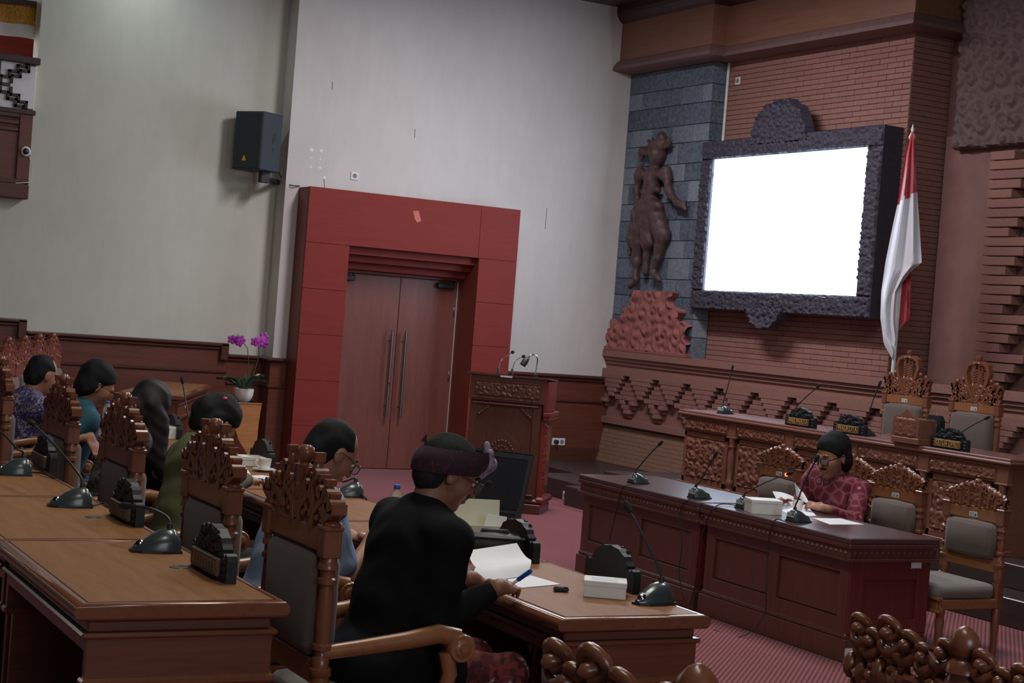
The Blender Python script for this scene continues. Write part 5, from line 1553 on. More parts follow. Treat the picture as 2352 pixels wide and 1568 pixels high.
q = PZ(1832, 1170, hh_); cup('white cup with red marks among the papers on the witness table', q, .4, None, 1, False)
# notebook
q = PZ(572, 1098, DR)
t = thing('open_notebook', 'open notebook with white pages on the third front-row desk', 'notebook', q, -.5)
m = MB(); m.rbox(-.115, .115, -.08, .08, 0, .006, .002); m.build('cover', M['black'], t)
def page(x0, x1, hump):
    U, V = np.meshgrid(np.linspace(0, 1, 10), np.linspace(-.075, .075, 6), indexing='ij')
    return np.stack([x0+(x1-x0)*U, V, .0075+hump*np.sin(U*math.pi*.9)+0*V], 2)
m = MB(); m.sheet(page(0, .11, .006), .0015); m.build('page', M['paper'], t); m = MB(); m.sheet(page(0, -.10, .05)[:, ::-1], .0015); m.build('page', M['paper'], t)
def paper(label, corners, group=None, t_=.0012, lift=0., parent=None):
    """a sheet from four world points, slightly bent"""
    A, B_, Cc, D_ = [np.array(c, float) for c in corners]
    n = 9; P = np.zeros((n, n, 3))
    for i in range(n):
        for j in range(n):
            u, v = i/(n-1), j/(n-1)
            P[i, j] = A*(1-u)*(1-v)+B_*u*(1-v)+Cc*u*v+D_*(1-u)*v+np.array([0, 0, lift*math.sin(u*math.pi)])
    c0 = P.mean((0, 1)); c0[2] = P[..., 2].min()
    m = MB(); m.sheet(P-c0, t_)
    o = m.build('paper_sheet', M['paper'], None, c0); return tag(o, label, 'paper', group)
# the writing man's papers
paper('sheet of paper under the hands of the man with the headcloth', [PZ(1100, 1330, DR+.002), PZ(1200, 1349, DR+.002), PZ(1288, 1341, DR+.002), PZ(1190, 1312, DR+.002)])
A_, B2_ = PX(1070, 1338, 2.88), PX(1216, 1322, 3.05)
U, V = np.meshgrid(np.linspace(0, 1, 16), np.linspace(0, 1, 6), indexing='ij')
a0, a1 = PZ(1075, 1340, DR+.004), PZ(1212, 1322, DR+.004)
def curl(u): return np.array([.05*math.sin(u*math.pi*.9), .10*math.sin(u*2.2)*.7, .11*u**1.3])
P = np.zeros((16, 6, 3))
c_top0, c_top1 = PX(1071, 1265, 2.9), PX(1187, 1247, 3.1)
for i in range(16):
    u = i/15
    for j in range(6):
        v = j/5; b0 = a0*(1-v)+a1*v; tp = c_top0*(1-v)+c_top1*v
        P[i, j] = b0*(1-u)+tp*u+np.array([.03*math.sin(u*math.pi), -.01*math.sin(u*math.pi), .016*math.sin(u*2*math.pi)])
c0 = P.mean((0, 1)); c0[2] = P[..., 2].min(); m = MB(); m.sheet(P-c0, .001); tag(m.build('paper_sheet', M['paper'], None, c0), 'upturned white page held open before the man with the headcloth', 'paper')
paper('sheet of paper under the hands of the man in pale blue', [PZ(802, 1228, DR+.002), PZ(826, 1246, DR+.002), PZ(864, 1236, DR+.002), PZ(850, 1222, DR+.002)])
paper('sheet of paper before the man in teal', [PZ(200, 992, DR+.002), PZ(202, 999, DR+.002), PZ(222, 999, DR+.002), PZ(216, 992, DR+.002)])
# papers on the witness table
paper('loose white sheet on the witness table near its right end', [PZ(1866, 1189, hh_+.002), PZ(1906, 1204, hh_+.002), PZ(1985, 1204, hh_+.002), PZ(1930, 1190, hh_+.002)])
paper('white sheets lying under the hands of the man in red batik', [PZ(1795, 1172, hh_+.002), PZ(1820, 1186, hh_+.002), PZ(1875, 1184, hh_+.002), PZ(1850, 1158, hh_+.002)])
q = PZ(468, 1045-20, DR)
# grommets in the second-row desks
for i, p in enumerate(((412, 1302), (214, 1187))):
    q = PZ(*p, LR)
    t = thing('cable_grommet', ('round desk grommet beside the nearest nameplate', 'round desk grommet beside the second nameplate')[i], 'grommet', q, 0, 'desk grommets')
    m = MB(); m.lathe([(.03, 0), (.03, .002), (.024, .003)], 20); m.build('rim', M['steel'], t); m = MB(); m.lathe([(.022, .0031), (.02, .0035)], 16); m.build('cap', M['mic_grey'], t)

# cables
def cable(label, pts, r=.004, mat='cable', group=None):
    P = [np.array(p, float) for p in pts]; Q = []
    for i in range(len(P)-1):
        p0, p1, p2, p3 = P[max(i-1, 0)], P[i], P[i+1], P[min(i+2, len(P)-1)]
        for k in range(6):
            u = k/6; Q.append(.5*((2*p1)+(-p0+p2)*u+(2*p0-5*p1+4*p2-p3)*u*u+(-p0+3*p1-3*p2+p3)*u**3))
    Q.append(P[-1]); c0 = Q[0].copy()
    m = MB(); m.tube([tuple(q-c0) for q in Q], r, 6); return tag(m.build('cable', M[mat], None, c0), label, 'cable', group)
X0 = xf_-.012
cable('black cable hanging from the leftmost witness microphone over the table front', [PZ(1446, 1112, hh_+.006), PX(1432, 1118, X0), PX(1424, 1140, X0), PX(1414, 1180, X0), PX(1400, 1240, X0-.005)], .0035)
cable('black cable hanging from the second witness microphone down the table front', [PZ(1586, 1146, hh_+.006), PX(1572, 1155, X0), PX(1562, 1180, X0), PX(1566, 1250, X0), PX(1560, 1320, X0), PX(1572, 1372, X0-.01)], .0035)
cable('black cable hanging in the gap between the two witness table units', [PZ(1700, 1162, hh_+.006), PZ(1660, 1157, hh_+.012), PX(1638, 1168, X0), PX(1622, 1200, X0), PX(1604, 1270, X0), PX(1598, 1330, X0), PX(1585, 1390, X0-.01)], .0035)
cable('thin black cable hanging down the front of the near witness table unit', [PZ(1808, 1200, hh_+.006), PZ(1785, 1192, hh_+.01), PX(1772, 1210, X0), PX(1764, 1260, X0), PX(1760, 1360, X0-.003), PX(1752, 1420, X0-.01), PZ(1700, 1462, .004), PZ(1640, 1445, .004)], .0035)
cable('short black cable from the microphone of the man in pale blue', [PZ(815, 1138, DR+.01), PZ(828, 1134, DR+.02), PZ(842, 1146, DR+.005)], .005)
cable('black cable behind the second-row microphone', [PZ(212, 1160, LR+.006), PZ(235, 1155, LR+.006), PZ(250, 1163, LR+.004)], .004)
cable('black cable behind the microphone at the left edge', [PZ(62, 1085, LR+.006), PZ(95, 1086, LR+.01), PZ(125, 1098, LR+.004)], .004)

# floor monitor
q = PZ(1188, 1208, 0)
t = thing('floor_monitor', 'black television leaning back on the carpet in front of the lectern', 'monitor', (q[0], q[1], 0), math.radians(-52))
Rm = Matrix.Rotation(math.radians(-20), 4, 'X')
m = MB(); m.m = Rm; m.rbox(-.6, 0, 0, .05, .03, .66, .006); m.build('casing', M['black'], t)
m = MB(); m.m = Rm; m.rbox(-.57, -.03, -.004, .0, .14, .6, .002); m.build('screen_glass', plain('dull_screen', C(22, 24, 26), .75, spec=.15), t)
m = MB(); m.m = Rm; m.box(-.6, 0, -.003, .05, .66, .664); m.build('silver_edge', M['steel'], t)
for za, zb in ((.105, .111), (.61, .614)): m = MB(); m.m = Rm; m.box(-.56, -.04, -.008, -.002, za, zb); m.build('silver_edge', M['steel'], t)
m = MB(); m.rbox(-.55, -.05, -.02, .3, 0, .035, .006); m.build('stand', M['black'], t)

# ------------------------------------------------------------------ wall things
sp0 = PY(603, 320, YL-.5)
t = thing('loudspeaker', 'dark loudspeaker on a bracket high on the cream wall', 'speaker', (sp0[0], sp0[1], 3.18), math.radians(33))
m = MB(); m.rbox(0, .33, 0, .38, 0, .62, .01); m.v = [(x-.0, y-.0, z) for x, y, z in m.v]; m.build('cabinet', M['speaker'], t)
m = MB(); m.rbox(-.012, .002, .01, .37, .01, .61, .006); gr = m.build('grille', M['speaker_grille'], t)
m = MB(); m.prism([(.25, .09), (.19, .09), (.22, .15)][::-1], -.0135, -.012, 'yz'); m.build('badge', M['yellow'], gr)
m = MB(); m.prism([(.17, .30), (.23, .30), (.23, .40), (.2, .42), (.18, .38)], -.003, .0, 'xz'); m.build('handle_recess', M['black'], t)
m = MB(); m.prism([(.17, .25), (.23, .25), (.2, .215)], -.003, .0, 'xz'); m.build('handle_recess', M['black'], t)
br = thing('speaker_bracket', 'black wall bracket carrying the loudspeaker', 'bracket', (sp0[0]+.12, sp0[1]+.2, 3.1))
wx = PY(646, 402, YL-.02)
bx_, by_ = wx[0]-(sp0[0]+.12), (YL)-(sp0[1]+.2)
m = MB(); m.tube([(0, 0, 0), (bx_, by_-.02, 0)], .03, 8); m.build('arm', M['black'], br)
m = MB(); m.rbox(bx_-.03, bx_+.03, by_-.03, by_, -.12, .16, .004); m.build('wall_plate', M['black'], br)
m = MB(); m.rbox(-.05, .05, -.05, .05, -.04, .08, .004); m.build('cradle', M['black'], br)
cable('black speaker cable running from the bracket to the door surround', [PY(640, 395, YL-.25), PY(650, 415, YL-.08), PY(668, 425, YW-.02), PY(688, 427, YW-.012)], .006)
# plant on its stand
q = PY(558, 922, 15.33)
t = thing('plant_stand', 'curved light wooden stand beneath the orchid', 'stand', (q[0], q[1], T1))
zt = q[2]-T1
m = MB(); m.prism([(-.15, zt), (-.15, zt-.02), (-.13, zt-.18), (-.06, zt-.36), (.04, zt-.5), (.08, zt-.66), (.05, 0), (.16, 0), (.13, zt-.5), (.135, zt-.2), (.15, zt-.02), (.15, zt)][::-1], -.12, .12, 'xz'); m.build('bent_body', M['stand'], t)
m = MB(); m.rbox(-.16, .16, -.13, .13, 0, .03, .004); m.build('foot', M['stand'], t); m = MB(); m.rbox(-.155, .155, -.125, .125, zt-.012, zt, .003); m.build('top_board', M['stand'], t)
zt += T1
t = thing('potted_orchid', 'purple orchid in a white pot on a wooden stand by the wainscot', 'plant', (q[0], q[1], zt))
m = MB(); m.lathe([(.055, 0), (.075, .02), (.095, .07), (.1, .13), (.092, .13), (.088, .1), (.0, .1)], 24, cap=False); m.build('pot', M['pot'], t)
r = random.Random(8)
for i in range(8):
    a = i*2*math.pi/8+.3; ln = .2+.06*r.random(); up = .09+.08*r.random()
    P = np.zeros((9, 5, 3))
    for u in range(9):
        for v in range(5):
            s_ = u/8; wv = .026*math.sin(math.pi*min(1, .12+s_*.88))*(v-2)/2
            d = np.array([math.cos(a), math.sin(a), 0]); sd = np.array([-math.sin(a), math.cos(a), 0])
            P[u, v] = d*(.02+ln*s_)+sd*wv+np.array([0, 0, .11+up*2.2*s_-up*1.4*s_*s_+.012*abs(v-2)])
    m = MB(); m.sheet(P, .003); m.build('leaf', M['leaf'], t)
def flowers(cx, cy, cz, n, seed):
    r = random.Random(seed)
    for i in range(n):
        c = Vector((cx+r.uniform(-.06, .06), cy-.02+r.uniform(-.03, .03), cz-r.uniform(-.02, .11)))
        fl_ = MB(); ax = Vector((r.uniform(-.3, .3), -1, r.uniform(-.2, .2))).normalized(); Rq = ax.to_track_quat('Z', 'Y').to_matrix()
        for k in range(5):
            a = 2*math.pi*k/5; Rk = Rq @ Matrix.Rotation(a, 3, 'Z')
            fl_.ball(tuple(c+Rk @ Vector((.024, 0, .003))), (.025, .02, .004), 8, 4, Rk)
        fo = fl_.build('flower', M['petal'], t); l_ = MB(); l_.ball(tuple(c+ax*.006), .008, 6, 4); l_.build('lip', M['petal2'], fo)
f1, f2 = PY(541, 768, 15.33)-np.array([q[0], q[1], zt]), PY(592, 782, 15.33)-np.array([q[0], q[1], zt])
m = MB(); m.tube([(.01, 0, .1), (.03, -.01, .35), (.0, -.02, .52), (f1[0]+.02, -.03, f1[2]+.0), (f1[0], -.03, f1[2])], .004, 6); m.build('flower_stem', M['stem'], t)
m = MB(); m.tube([(.03, 0, .1), (.09, -.01, .3), (.12, -.02, .45), (f2[0], -.03, f2[2]-.02)], .004, 6); m.build('flower_stem', M['stem'], t)
flowers(f1[0], -.03, f1[2]+.03, 4, 1); flowers(f2[0], -.03, f2[2]+.03, 7, 2)

# ------------------------------------------------------------------ gallery at the upper left
ga = struct('gallery', 'wooden gallery front with a lattice rail, upper left')
YG = YL-.1
def gp(x, y, Y=None): return PY(x, y, YG if Y is None else Y)
zb, z1_, z2_, z3_ = gp(64, 459)[2], gp(66, 425)[2], gp(76, 261)[2], gp(76, 137)[2]
xr_ = gp(70, 350)[0]
m = MB(); m.box(-4, xr_-.02, YG+.02, YL+.02, zb, z2_-.02); m.build('front_board', M['wainscot'], ga)
m = MB(); m.rbox(-4, xr_+.0, YG-.06, YG+.03, zb, z1_, .01); m.rbox(-4, xr_, YG-.03, YG+.03, z1_, z1_+.05, .008); m.build('lower_moulding', M['wainscot_trim'], ga)
m = MB(); m.rbox(xr_-.13, xr_, YG-.01, YG+.03, z1_+.05, z2_, .006); m.build('end_stile', M['wainscot'], ga)
m = MB()
for k in range(3): m.rbox(-4, xr_-.13, YG-.02+.01*k, YG+.03, z2_-.06-.07*k, z2_-.01-.07*k, .008)
m.build('upper_moulding', M['wainscot_trim'], ga)
m = MB(); m.rbox(-4, xr_+.02, YG-.03, YG+.1, z2_-.02, z2_+.03, .008); m.build('rail_base', M['lattice'], ga)
m = MB(); m.rbox(-4, xr_+.03, YG-.03, YG+.06, z3_-.05, z3_+.02, .008); m.build('rail_top', M['lattice'], ga)
m = MB(); m.box(-4, xr_, YG+.02, YG+.03, z2_, z3_-.04); m.build('rail_backing', M['white_cloth'], ga)
m = MB(); m.rbox(xr_-.42, xr_-.35, YG-.01, YG+.02, z2_, z3_-.04, .004); m.build('baluster', M['lattice'], ga)
# stepped lattice bars
def bars(pts, name='lattice_bar'):
    for (xa, za), (xb, zb_) in zip(pts[:-1], pts[1:]):
        m = MB(); w_ = .015
        m.rbox(min(xa, xb)-w_, max(xa, xb)+w_, YG-.005, YG+.02, min(za, zb_)-w_, max(za, zb_)+w_, .003); m.build(name, M['lattice'], ga)
zm = (z2_+z3_)/2-.01
for s in (-1, 1):
    for off in (0, .14):
        pts = []; x, z = xr_-.34+off*.75, zm+s*(.015+off*.12)
        pts.append((x, z)); 
        for k in range(4):
            z += s*.062; pts.append((x, z)); x += .08; pts.append((x, z))
        pts = [(min(a, xr_+.01), min(max(b, z2_+.03), z3_-.05)) for a, b in pts]
        pts = [p for p in pts if p[0] < xr_+.005]
        bars(pts)
bars([(xr_-.4, zm), (xr_-.26, zm)])
# room behind the rail: pale back wall, bright window, draped cloth
m = MB(); m.box(-4, 5.5, YL+2.4, YL+2.5, 2.2, CEIL); m.build('back_wall', M['white_cloth'], ga)
m = MB(); m.box(-4, 3.72, YL+2.36, YL+2.4, 3.6, 5.4); m.build('bright_window', M['daylight'], ga)
m = MB(); m.box(-4, 5.5, YL+.25, YL+2.5, 2.4, 2.5); m.build('gallery_floor', M['wainscot'], ga)
m = MB(); m.rbox(3.3, 3.95, YL+1.5, YL+1.9, 2.5, 4.5, .01); m.build('cupboard', M['red'], ga)
zv1 = PY(40, 12, YL+.35)[2]; zv2 = PY(40, 55, YL+.35)[2]; zv3 = PY(40, 85, YL+.35)[2]
for nm, a, b, mt in (('gold_valance', zv2, zv1, 'gold_cloth'), ('white_valance', zv3, zv2, 'white_cloth')):
    U, V = np.meshgrid(np.linspace(-1, 3.9, 100), np.linspace(a, b, 8), indexing='ij')
    m = MB(); m.sheet(np.stack([U, YL+.35+.04*np.sin(U*16)+0*V, V], 2), .004); m.build(nm, M[mt], ga)
m = MB(); m.box(-4, 3.9, YL+.3, YL+.45, zv1, zv1+.06); m.build('valance_board', M['lattice'], ga)
q = gp(58, 348)
t = thing('security_camera', 'white dome security camera on the gallery front', 'camera', (q[0], YG-.012, q[2]))
m = MB(); m.lathe([(.05, 0), (.052, -.012), (.048, -.024), (.036, -.03)], 20, (0, 0, 0), 'y'); m.build('housing', M['outlet'], t)
m = MB(); m.ball((0, -.026, 0), (.034, .026, .034), 14, 8); m.build('dome', M['mic_black'], t)
cable('thin white cable hanging from the dome camera', [gp(66, 360)+np.array([0, -.02, 0]), gp(72, 385)+np.array([.0, -.02, 0]), gp(70, 415)+np.array([0, -.03, 0]), gp(50, 420)+np.array([0, -.07, 0]), gp(32, 421)+np.array([0, -.08, 0])], .004, 'white_cable')

# ------------------------------------------------------------------ people
def unit(v): v = np.array(v, float); return v/(np.linalg.norm(v)+1e-12)
def elbow_ik(S, W, hint, l1=.29, l2=.265):
    d = W-S; L = np.linalg.norm(d)
    if L > (l1+l2)*.985: W = S+d/L*(l1+l2)*.985; d = W-S; L = np.linalg.norm(d)
    a = (l1*l1-l2*l2+L*L)/(2*L); hgt = math.sqrt(max(l1*l1-a*a, 1e-5)); u = d/L
    hint = np.array(hint, float); hint = hint-u*(hint@u)
    return S+u*a+unit(hint)*hgt, W
def hand_prims(W, f, n, s, curl=.5, k=.007):
    """W wrist, f along the hand, n back of the hand, s towards the thumb"""
    f, n = unit(f), unit(n); n = unit(n-f*(n@f)); s = unit(s-f*(s@f)-n*(s@n)) if s is not None else np.cross(n, f)
    out = [cap(W-f*.02, W+f*.02, .026, .026, .015)]
    R3 = np.stack([f, s, n], 1)
    out.append(ell(W+f*.05, (.052, .041, .017), R3, .012))
    for q, (off, L) in enumerate(((.028, .068), (.0095, .076), (-.0095, .07), (-.027, .055))):
        p = W+f*.088+s*off; d = unit(f+s*off*2.5); r = .0095-.0007*q
        c = curl*(1+.1*q)
        for sg, l in enumerate((.45, .32, .26)):
            e = p+d*L*l; out.append(cap(p, e, r, r*.93, k)); p = e; r *= .93
            d = unit(d*math.cos(c)-n*math.sin(c))
    p = W+f*.025+s*.028-n*.004; d = unit(f*.62+s*.72-n*.25)
    for l, r in ((.042, .0125), (.032, .0105), (.024, .0095)):
        e = p+d*l; out.append(cap(p, e, r, r*.93, k)); p = e; d = unit(d*.85+f*.45-n*.25*curl*2)
    return out
def head_frame(fwd, roll=0.):
    f = unit(fwd); l = unit(np.cross((0, 0, 1), f)); u = np.cross(f, l)
    c, s = math.cos(roll), math.sin(roll); return np.stack([f, l*c+u*s, u*c-l*s], 1)
def person(label, pelvis, head, fwd, look, wr, wl, skin_, shirt, legs, hair, long_sleeve=(True, True), h=.009, floor=0., curl=(.5, .5), hand_f=(None, None), hand_n=(None, None), build=1., knee=None, wrinkle=.004, shirt_name='shirt', leg_name='trousers', head_scale=1., elbow_hint=None, shoulder=.165, sleeve=1., coat=False):
    """pelvis, head centre, wrists in world metres; fwd: where the body faces; look: where the face points"""
    P = np.array(pelvis, float); Hc = np.array(head, float); f = unit((fwd[0], fwd[1], 0)); l = np.array([-f[1], f[0], 0])
    Rh = head_frame(look)
    hs = head_scale
    hp = lambda x, y, z: Hc+Rh@np.array([x, y, z])*hs
    N = hp(-.045, 0, -.10)*.8+.2*(P+(Hc-P)*.76); N = N-np.array([0, 0, .035])
    s = unit(N-P); bk = unit(f-s*(f@s)); RT = np.stack([bk, l, s], 1); L = np.linalg.norm(N-P)
    sh = {1: N-s*.075+l*shoulder*build+bk*.01, -1: N-s*.075-l*shoulder*build+bk*.01}
    W = {-1: np.array(wr, float), 1: np.array(wl, float)}
    E = {}
    for q in (-1, 1):
        hint = np.array([0, 0, -1.])+l*q*.45-f*.25 if elbow_hint is None else elbow_hint
        E[q], W[q] = elbow_ik(sh[q], W[q], hint)
    hip = {q: P+l*q*.085-s*.03 for q in (-1, 1)}
    kz = floor+.50
    kn = {q: np.array([*(P+f*.43+l*q*(.12 if knee is None else knee))[:2], kz]) for q in (-1, 1)}
    an = {q: np.array([*(kn[q]+f*.02)[:2], floor+.075]) for q in (-1, 1)}
    b = build
    torso = lambda g: [ell(P+s*.0, (.125*b*g, .165*b*g, .12*g), RT, .05), ell(P+s*L*.36, (.118*b*g, .15*b*g, .15*g), RT, .06), ell(P+s*L*.68+bk*.012, (.118*b*g, .17*b*g, .15*g), RT, .06),
                       cap(N-s*.03, sh[1], .06*g, .058*g, .04), cap(N-s*.03, sh[-1], .06*g, .058*g, .04), ell(N-s*.085, (.095*g, .185*b*g, .085*g), RT, .06)]
    body = torso(.9)
    body += [cap(N-s*.02, hp(-.03, 0, -.06), .054, .052, .02),
             ell(hp(-.012, 0, .03), np.array((.1, .077, .096))*hs, Rh, .02), ell(hp(.03, 0, -.035), np.array((.064, .06, .085))*hs, Rh, .03), ell(hp(.062, 0, -.098), np.array((.026, .028, .02))*hs, Rh, .02),
             cap(hp(.088, 0, .018), hp(.112, 0, -.028), .008*hs, .0135*hs, .012), cap(hp(.088, .03, .022), hp(.09, -.03, .022), .009*hs, .009*hs, .012),
             ell(hp(.1, .031, .004), np.array((.012, .015, .009))*hs, Rh, .008, 's'), ell(hp(.1, -.031, .004), np.array((.012, .015, .009))*hs, Rh, .008, 's'),
             ell(hp(.09, 0, -.062), np.array((.012, .025, .012))*hs, Rh, .008), ell(hp(.055, .04, -.025), np.array((.03, .022, .03))*hs, Rh, .02), ell(hp(.055, -.04, -.025), np.array((.03, .022, .03))*hs, Rh, .02)]
    for q in (-1, 1):
        body += [ell(hp(-.002, q*.079, -.006), np.array((.02, .010, .033))*hs, Rh, .008), ell(hp(.004, q*.09, -.004), np.array((.010, .006, .018))*hs, Rh, .006, 's')]
        body += [cap(sh[q], E[q], .046, .038, .02), cap(E[q], W[q], .038, .026, .015), cap(hip[q], kn[q], .075, .052, .03), cap(kn[q], an[q], .05, .036, .02), cap(an[q]-f*.04-np.array([0, 0, .035]), an[q]+f*.13-np.array([0, 0, .045]), .035, .028, .02)]
        i = 0 if q < 0 else 1
        fd = unit(W[q]-E[q]) if hand_f[i] is None else np.array(hand_f[i], float)
        nn = np.array([0, 0, 1.]) if hand_n[i] is None else np.array(hand_n[i], float)
        sd = np.cross(nn, fd)*(-1 if q > 0 else 1)
        body += hand_prims(W[q], fd, nn, sd, curl[i])
    org = np.array([P[0], P[1], floor])
    def shift(prims): return [(p[0], p[1]-org, p[2]-org if p[0] == 'c' else p[2], *p[3:]) for p in prims]
    root = put('person', sdf_mesh('person', shift(body), h, M[skin_]), None, org); tag(root, label, 'person')
    sp_ = torso(1.06)+[ell(N+s*.0, (.07, .072, .04), RT, .03)]
    for q in (-1, 1):
        i = 0 if q < 0 else 1
        sp_ += [cap(sh[q], E[q], .066*(.5+.5*sleeve), .058*sleeve, .04)]
        if long_sleeve[i]: sp_ += [cap(E[q], E[q]+(W[q]-E[q])*.84, .056*sleeve, .037, .03)]
        else:
            sp_.pop(); sp_ += [cap(sh[q], sh[q]+(E[q]-sh[q])*.78, .066, .064, .03)]
    if coat:
        sp_ += [ell(P-s*.05, (.17*b, .2*b, .12), RT, .04)]
        for q in (-1, 1): sp_ += [cap(hip[q], hip[q]+(kn[q]-hip[q])*.45, .105, .09, .04)]
    put(shirt_name, sdf_mesh(shirt_name, shift(sp_), max(h, .009), M[shirt], wrinkle), root)
    tr = [ell(P-s*.02, (.14*b, .18*b, .1), RT, .04)]
    for q in (-1, 1): tr += [cap(hip[q], kn[q], .088, .066, .03), cap(kn[q], an[q]+np.array([0, 0, .03]), .062, .05, .03)]
    put(leg_name, sdf_mesh(leg_name, shift(tr), .012, M[legs], .004), root)
    sho = []
    for q in (-1, 1): sho += [cap(an[q]-f*.05-np.array([0, 0, .035]), an[q]+f*.14-np.array([0, 0, .043]), .04, .032, .02)]
    for q in (0, 1): put('shoe', sdf_mesh('shoe', shift(sho[q:q+1]), .01, M['leather']), root)
    # hair
    if hair:
        hr = hair(hp, Rh, hs)
        put('hair', sdf_mesh('hair', shift(hr[0]), .007, M[hr[1]], .003, 2.), root)
    return root, hp, Rh, org, E, W
def hair_short(hp, R, s, mat='hair', back=1., top=1.):
    return [ell(hp(-.018, 0, .038), np.array((.104, .083*back, .096*top))*s, R, .02), ell(hp(-.055, 0, -.025), np.array((.062, .074, .075))*s, R, .03),
            ell(hp(.1, 0, -.03), np.array((.085, .2, .085))*s, R, .012, 's'), ell(hp(.03, .1, -.035), np.array((.05, .03, .06))*s, R, .01, 's'), ell(hp(.03, -.1, -.035), np.array((.05, .03, .06))*s, R, .01, 's'), ell(hp(-.0, 0, -.17), np.array((.1, .12, .08))*s, R, .015, 's')], mat
def hair_receding(hp, R, s):
    p, m = hair_short(hp, R, s, 'hair', .97, .97)
    return p+[ell(hp(.1, 0, .1), np.array((.1, .075, .085))*s, R, .012, 's')], m
def hair_crop(hp, R, s):
    p, m = hair_short(hp, R, s, 'hair_grey', .94, .95); return p, m
def hair_full(hp, R, s):
    return [ell(hp(-.022, 0, .05), np.array((.112, .09, .098))*s, R, .02), ell(hp(-.06, 0, -.03), np.array((.064, .084, .09))*s, R, .03), ell(hp(-.035, .072, -.02), np.array((.04, .02, .05))*s, R, .02), ell(hp(-.035, -.072, -.02), np.array((.04, .02, .05))*s, R, .02),
            ell(hp(.115, 0, -.035), np.array((.1, .16, .1))*s, R, .012, 's')], 'hair'
def glasses(root, hp, Rh, org, mat, thick=.0022):
    m = MB()
    def L(x, y, z): return tuple(hp(x, y, z)-org)
    for q in (-1, 1):
        pts = [L(.112, q*.035+.027*math.copysign(abs(math.cos(a))**.6, math.cos(a)), .0+.019*math.copysign(abs(math.sin(a))**.6, math.sin(a))) for a in np.linspace(0, 2*math.pi, 21)]
        m.tube(pts, thick, 6)
        m.tube([L(.11, q*.058, .008), L(.06, q*.079, .012), L(.0, q*.086, .014), L(-.02, q*.084, -.005)], thick, 6)
    m.tube([L(.113, .01, .006), L(.116, 0, .009), L(.113, -.01, .006)], thick, 6)
    m.build('glasses', M[mat], root)
    for q in (-1, 1):
        g = MB(); n = 16
        g.add([L(.112, q*.034+.023*math.cos(2*math.pi*i/n), .002+.017*math.sin(2*math.pi*i/n)) for i in range(n)]+[L(.1125, q*.034+.023*math.cos(2*math.pi*i/n), .002+.017*math.sin(2*math.pi*i/n)) for i in range(n)],
              [tuple(range(n))[::-1], tuple(range(n, 2*n))]+[(i, (i+1) % n, (i+1) % n+n, i+n) for i in range(n)])
        g.build('lens', M['glass'], root)
def face_bits(root, hp, Rh, org, brows=True, mous=False):
    L = lambda x, y, z: tuple(hp(x, y, z)-org)
    Rm = Matrix(Rh.tolist())
    for q in (-1, 1):
        m = MB(); m.ball(L(.088, q*.031, .003), (.009, .012, .0075), 10, 6, Rm); e = m.build('eye', M['eye_white'], root)
        m = MB(); m.ball(L(.0965, q*.031, .001), (.003, .0055, .0055), 8, 5, Rm); m.build('iris', M['lens_black'], root)
        if brows: m = MB(); m.tube([L(.094, q*.012, .026), L(.098, q*.03, .031), L(.085, q*.05, .026)], [.004, .0055, .003], 6); m.build('eyebrow', M['hair'], root)
    if mous: m = MB(); m.tube([L(.09, -.026, -.052), L(.104, -.01, -.044), L(.104, .01, -.044), L(.09, .026, -.052)], [.004, .007, .007, .004], 7); m.build('moustache', M['hair'], root)

# man with the headcloth, writing
hx = PX(1030, 1085, 2.5)
wr = PZ(1148, 1348, DR+.06); wl = PZ(1085, 1330, DR+.035)
look = (.88, -.2, -.42)
r1, hp1, Rh1, og1, E1, W1 = person('man in a black shirt with a maroon headcloth, bent over papers and writing', (2.30, 4.99, T1+.56), hx, (1, .03), look, wr, wl, 'skin3', 'black_cloth', 'sarong', hair_crop, (True, True), .0065, T1, (.75, .45), ((.75, .62, -.08), (.85, .35, -.25)), ((-.2, -.55, .8), None), 1.2, leg_name='sarong', sleeve=1.2, coat=True, shoulder=.185, elbow_hint=(-.35, .12, -1))
Lq = lambda x, y, z: tuple(hp1(x, y, z)-og1)
U, V = np.meshgrid(np.linspace(0, 2*math.pi, 41), np.linspace(-.5, .5, 9), indexing='ij')
P = np.zeros(U.shape+(3,))
for i in range(U.shape[0]):
    for j in range(U.shape[1]):
        a = U[i, j]; z = .042+V[i, j]*.088+.045*math.cos(a)
        bul = .012*math.cos(V[i, j]*math.pi)
        P[i, j] = Lq(-.012+(.108+bul)*math.cos(a), (.088+bul)*math.sin(a), z)
m = MB(); m.sheet(P[::-1], .004); m.build('headcloth', M['udeng'], r1)
kn = [cap(np.array(Lq(.10, 0, .05)), np.array(Lq(.118, .0, .09)), .022, .026, .012), cap(np.array(Lq(.105, -.02, .09)), np.array(Lq(.085, -.045, .125)), .024, .012, .012), cap(np.array(Lq(.11, .015, .09)), np.array(Lq(.105, .03, .14)), .022, .008, .012), cap(np.array(Lq(.1, -.005, .1)), np.array(Lq(.07, -.0, .15)), .02, .008, .012)]
put('headcloth_knot', sdf_mesh('headcloth_knot', kn, .006, M['udeng_light'], .003, 2.), r1)
m = MB(); m.prism([(0, 0), (.04, .0), (.03, .03)], -.002, .002, 'xz'); m.v = [Lq(-.115-x*.6, y, .05+z) for x, y, z in m.v]; m.build('headcloth_end', M['udeng'], r1)
glasses(r1, hp1, Rh1, og1, 'steel', .0026); face_bits(r1, hp1, Rh1, og1)
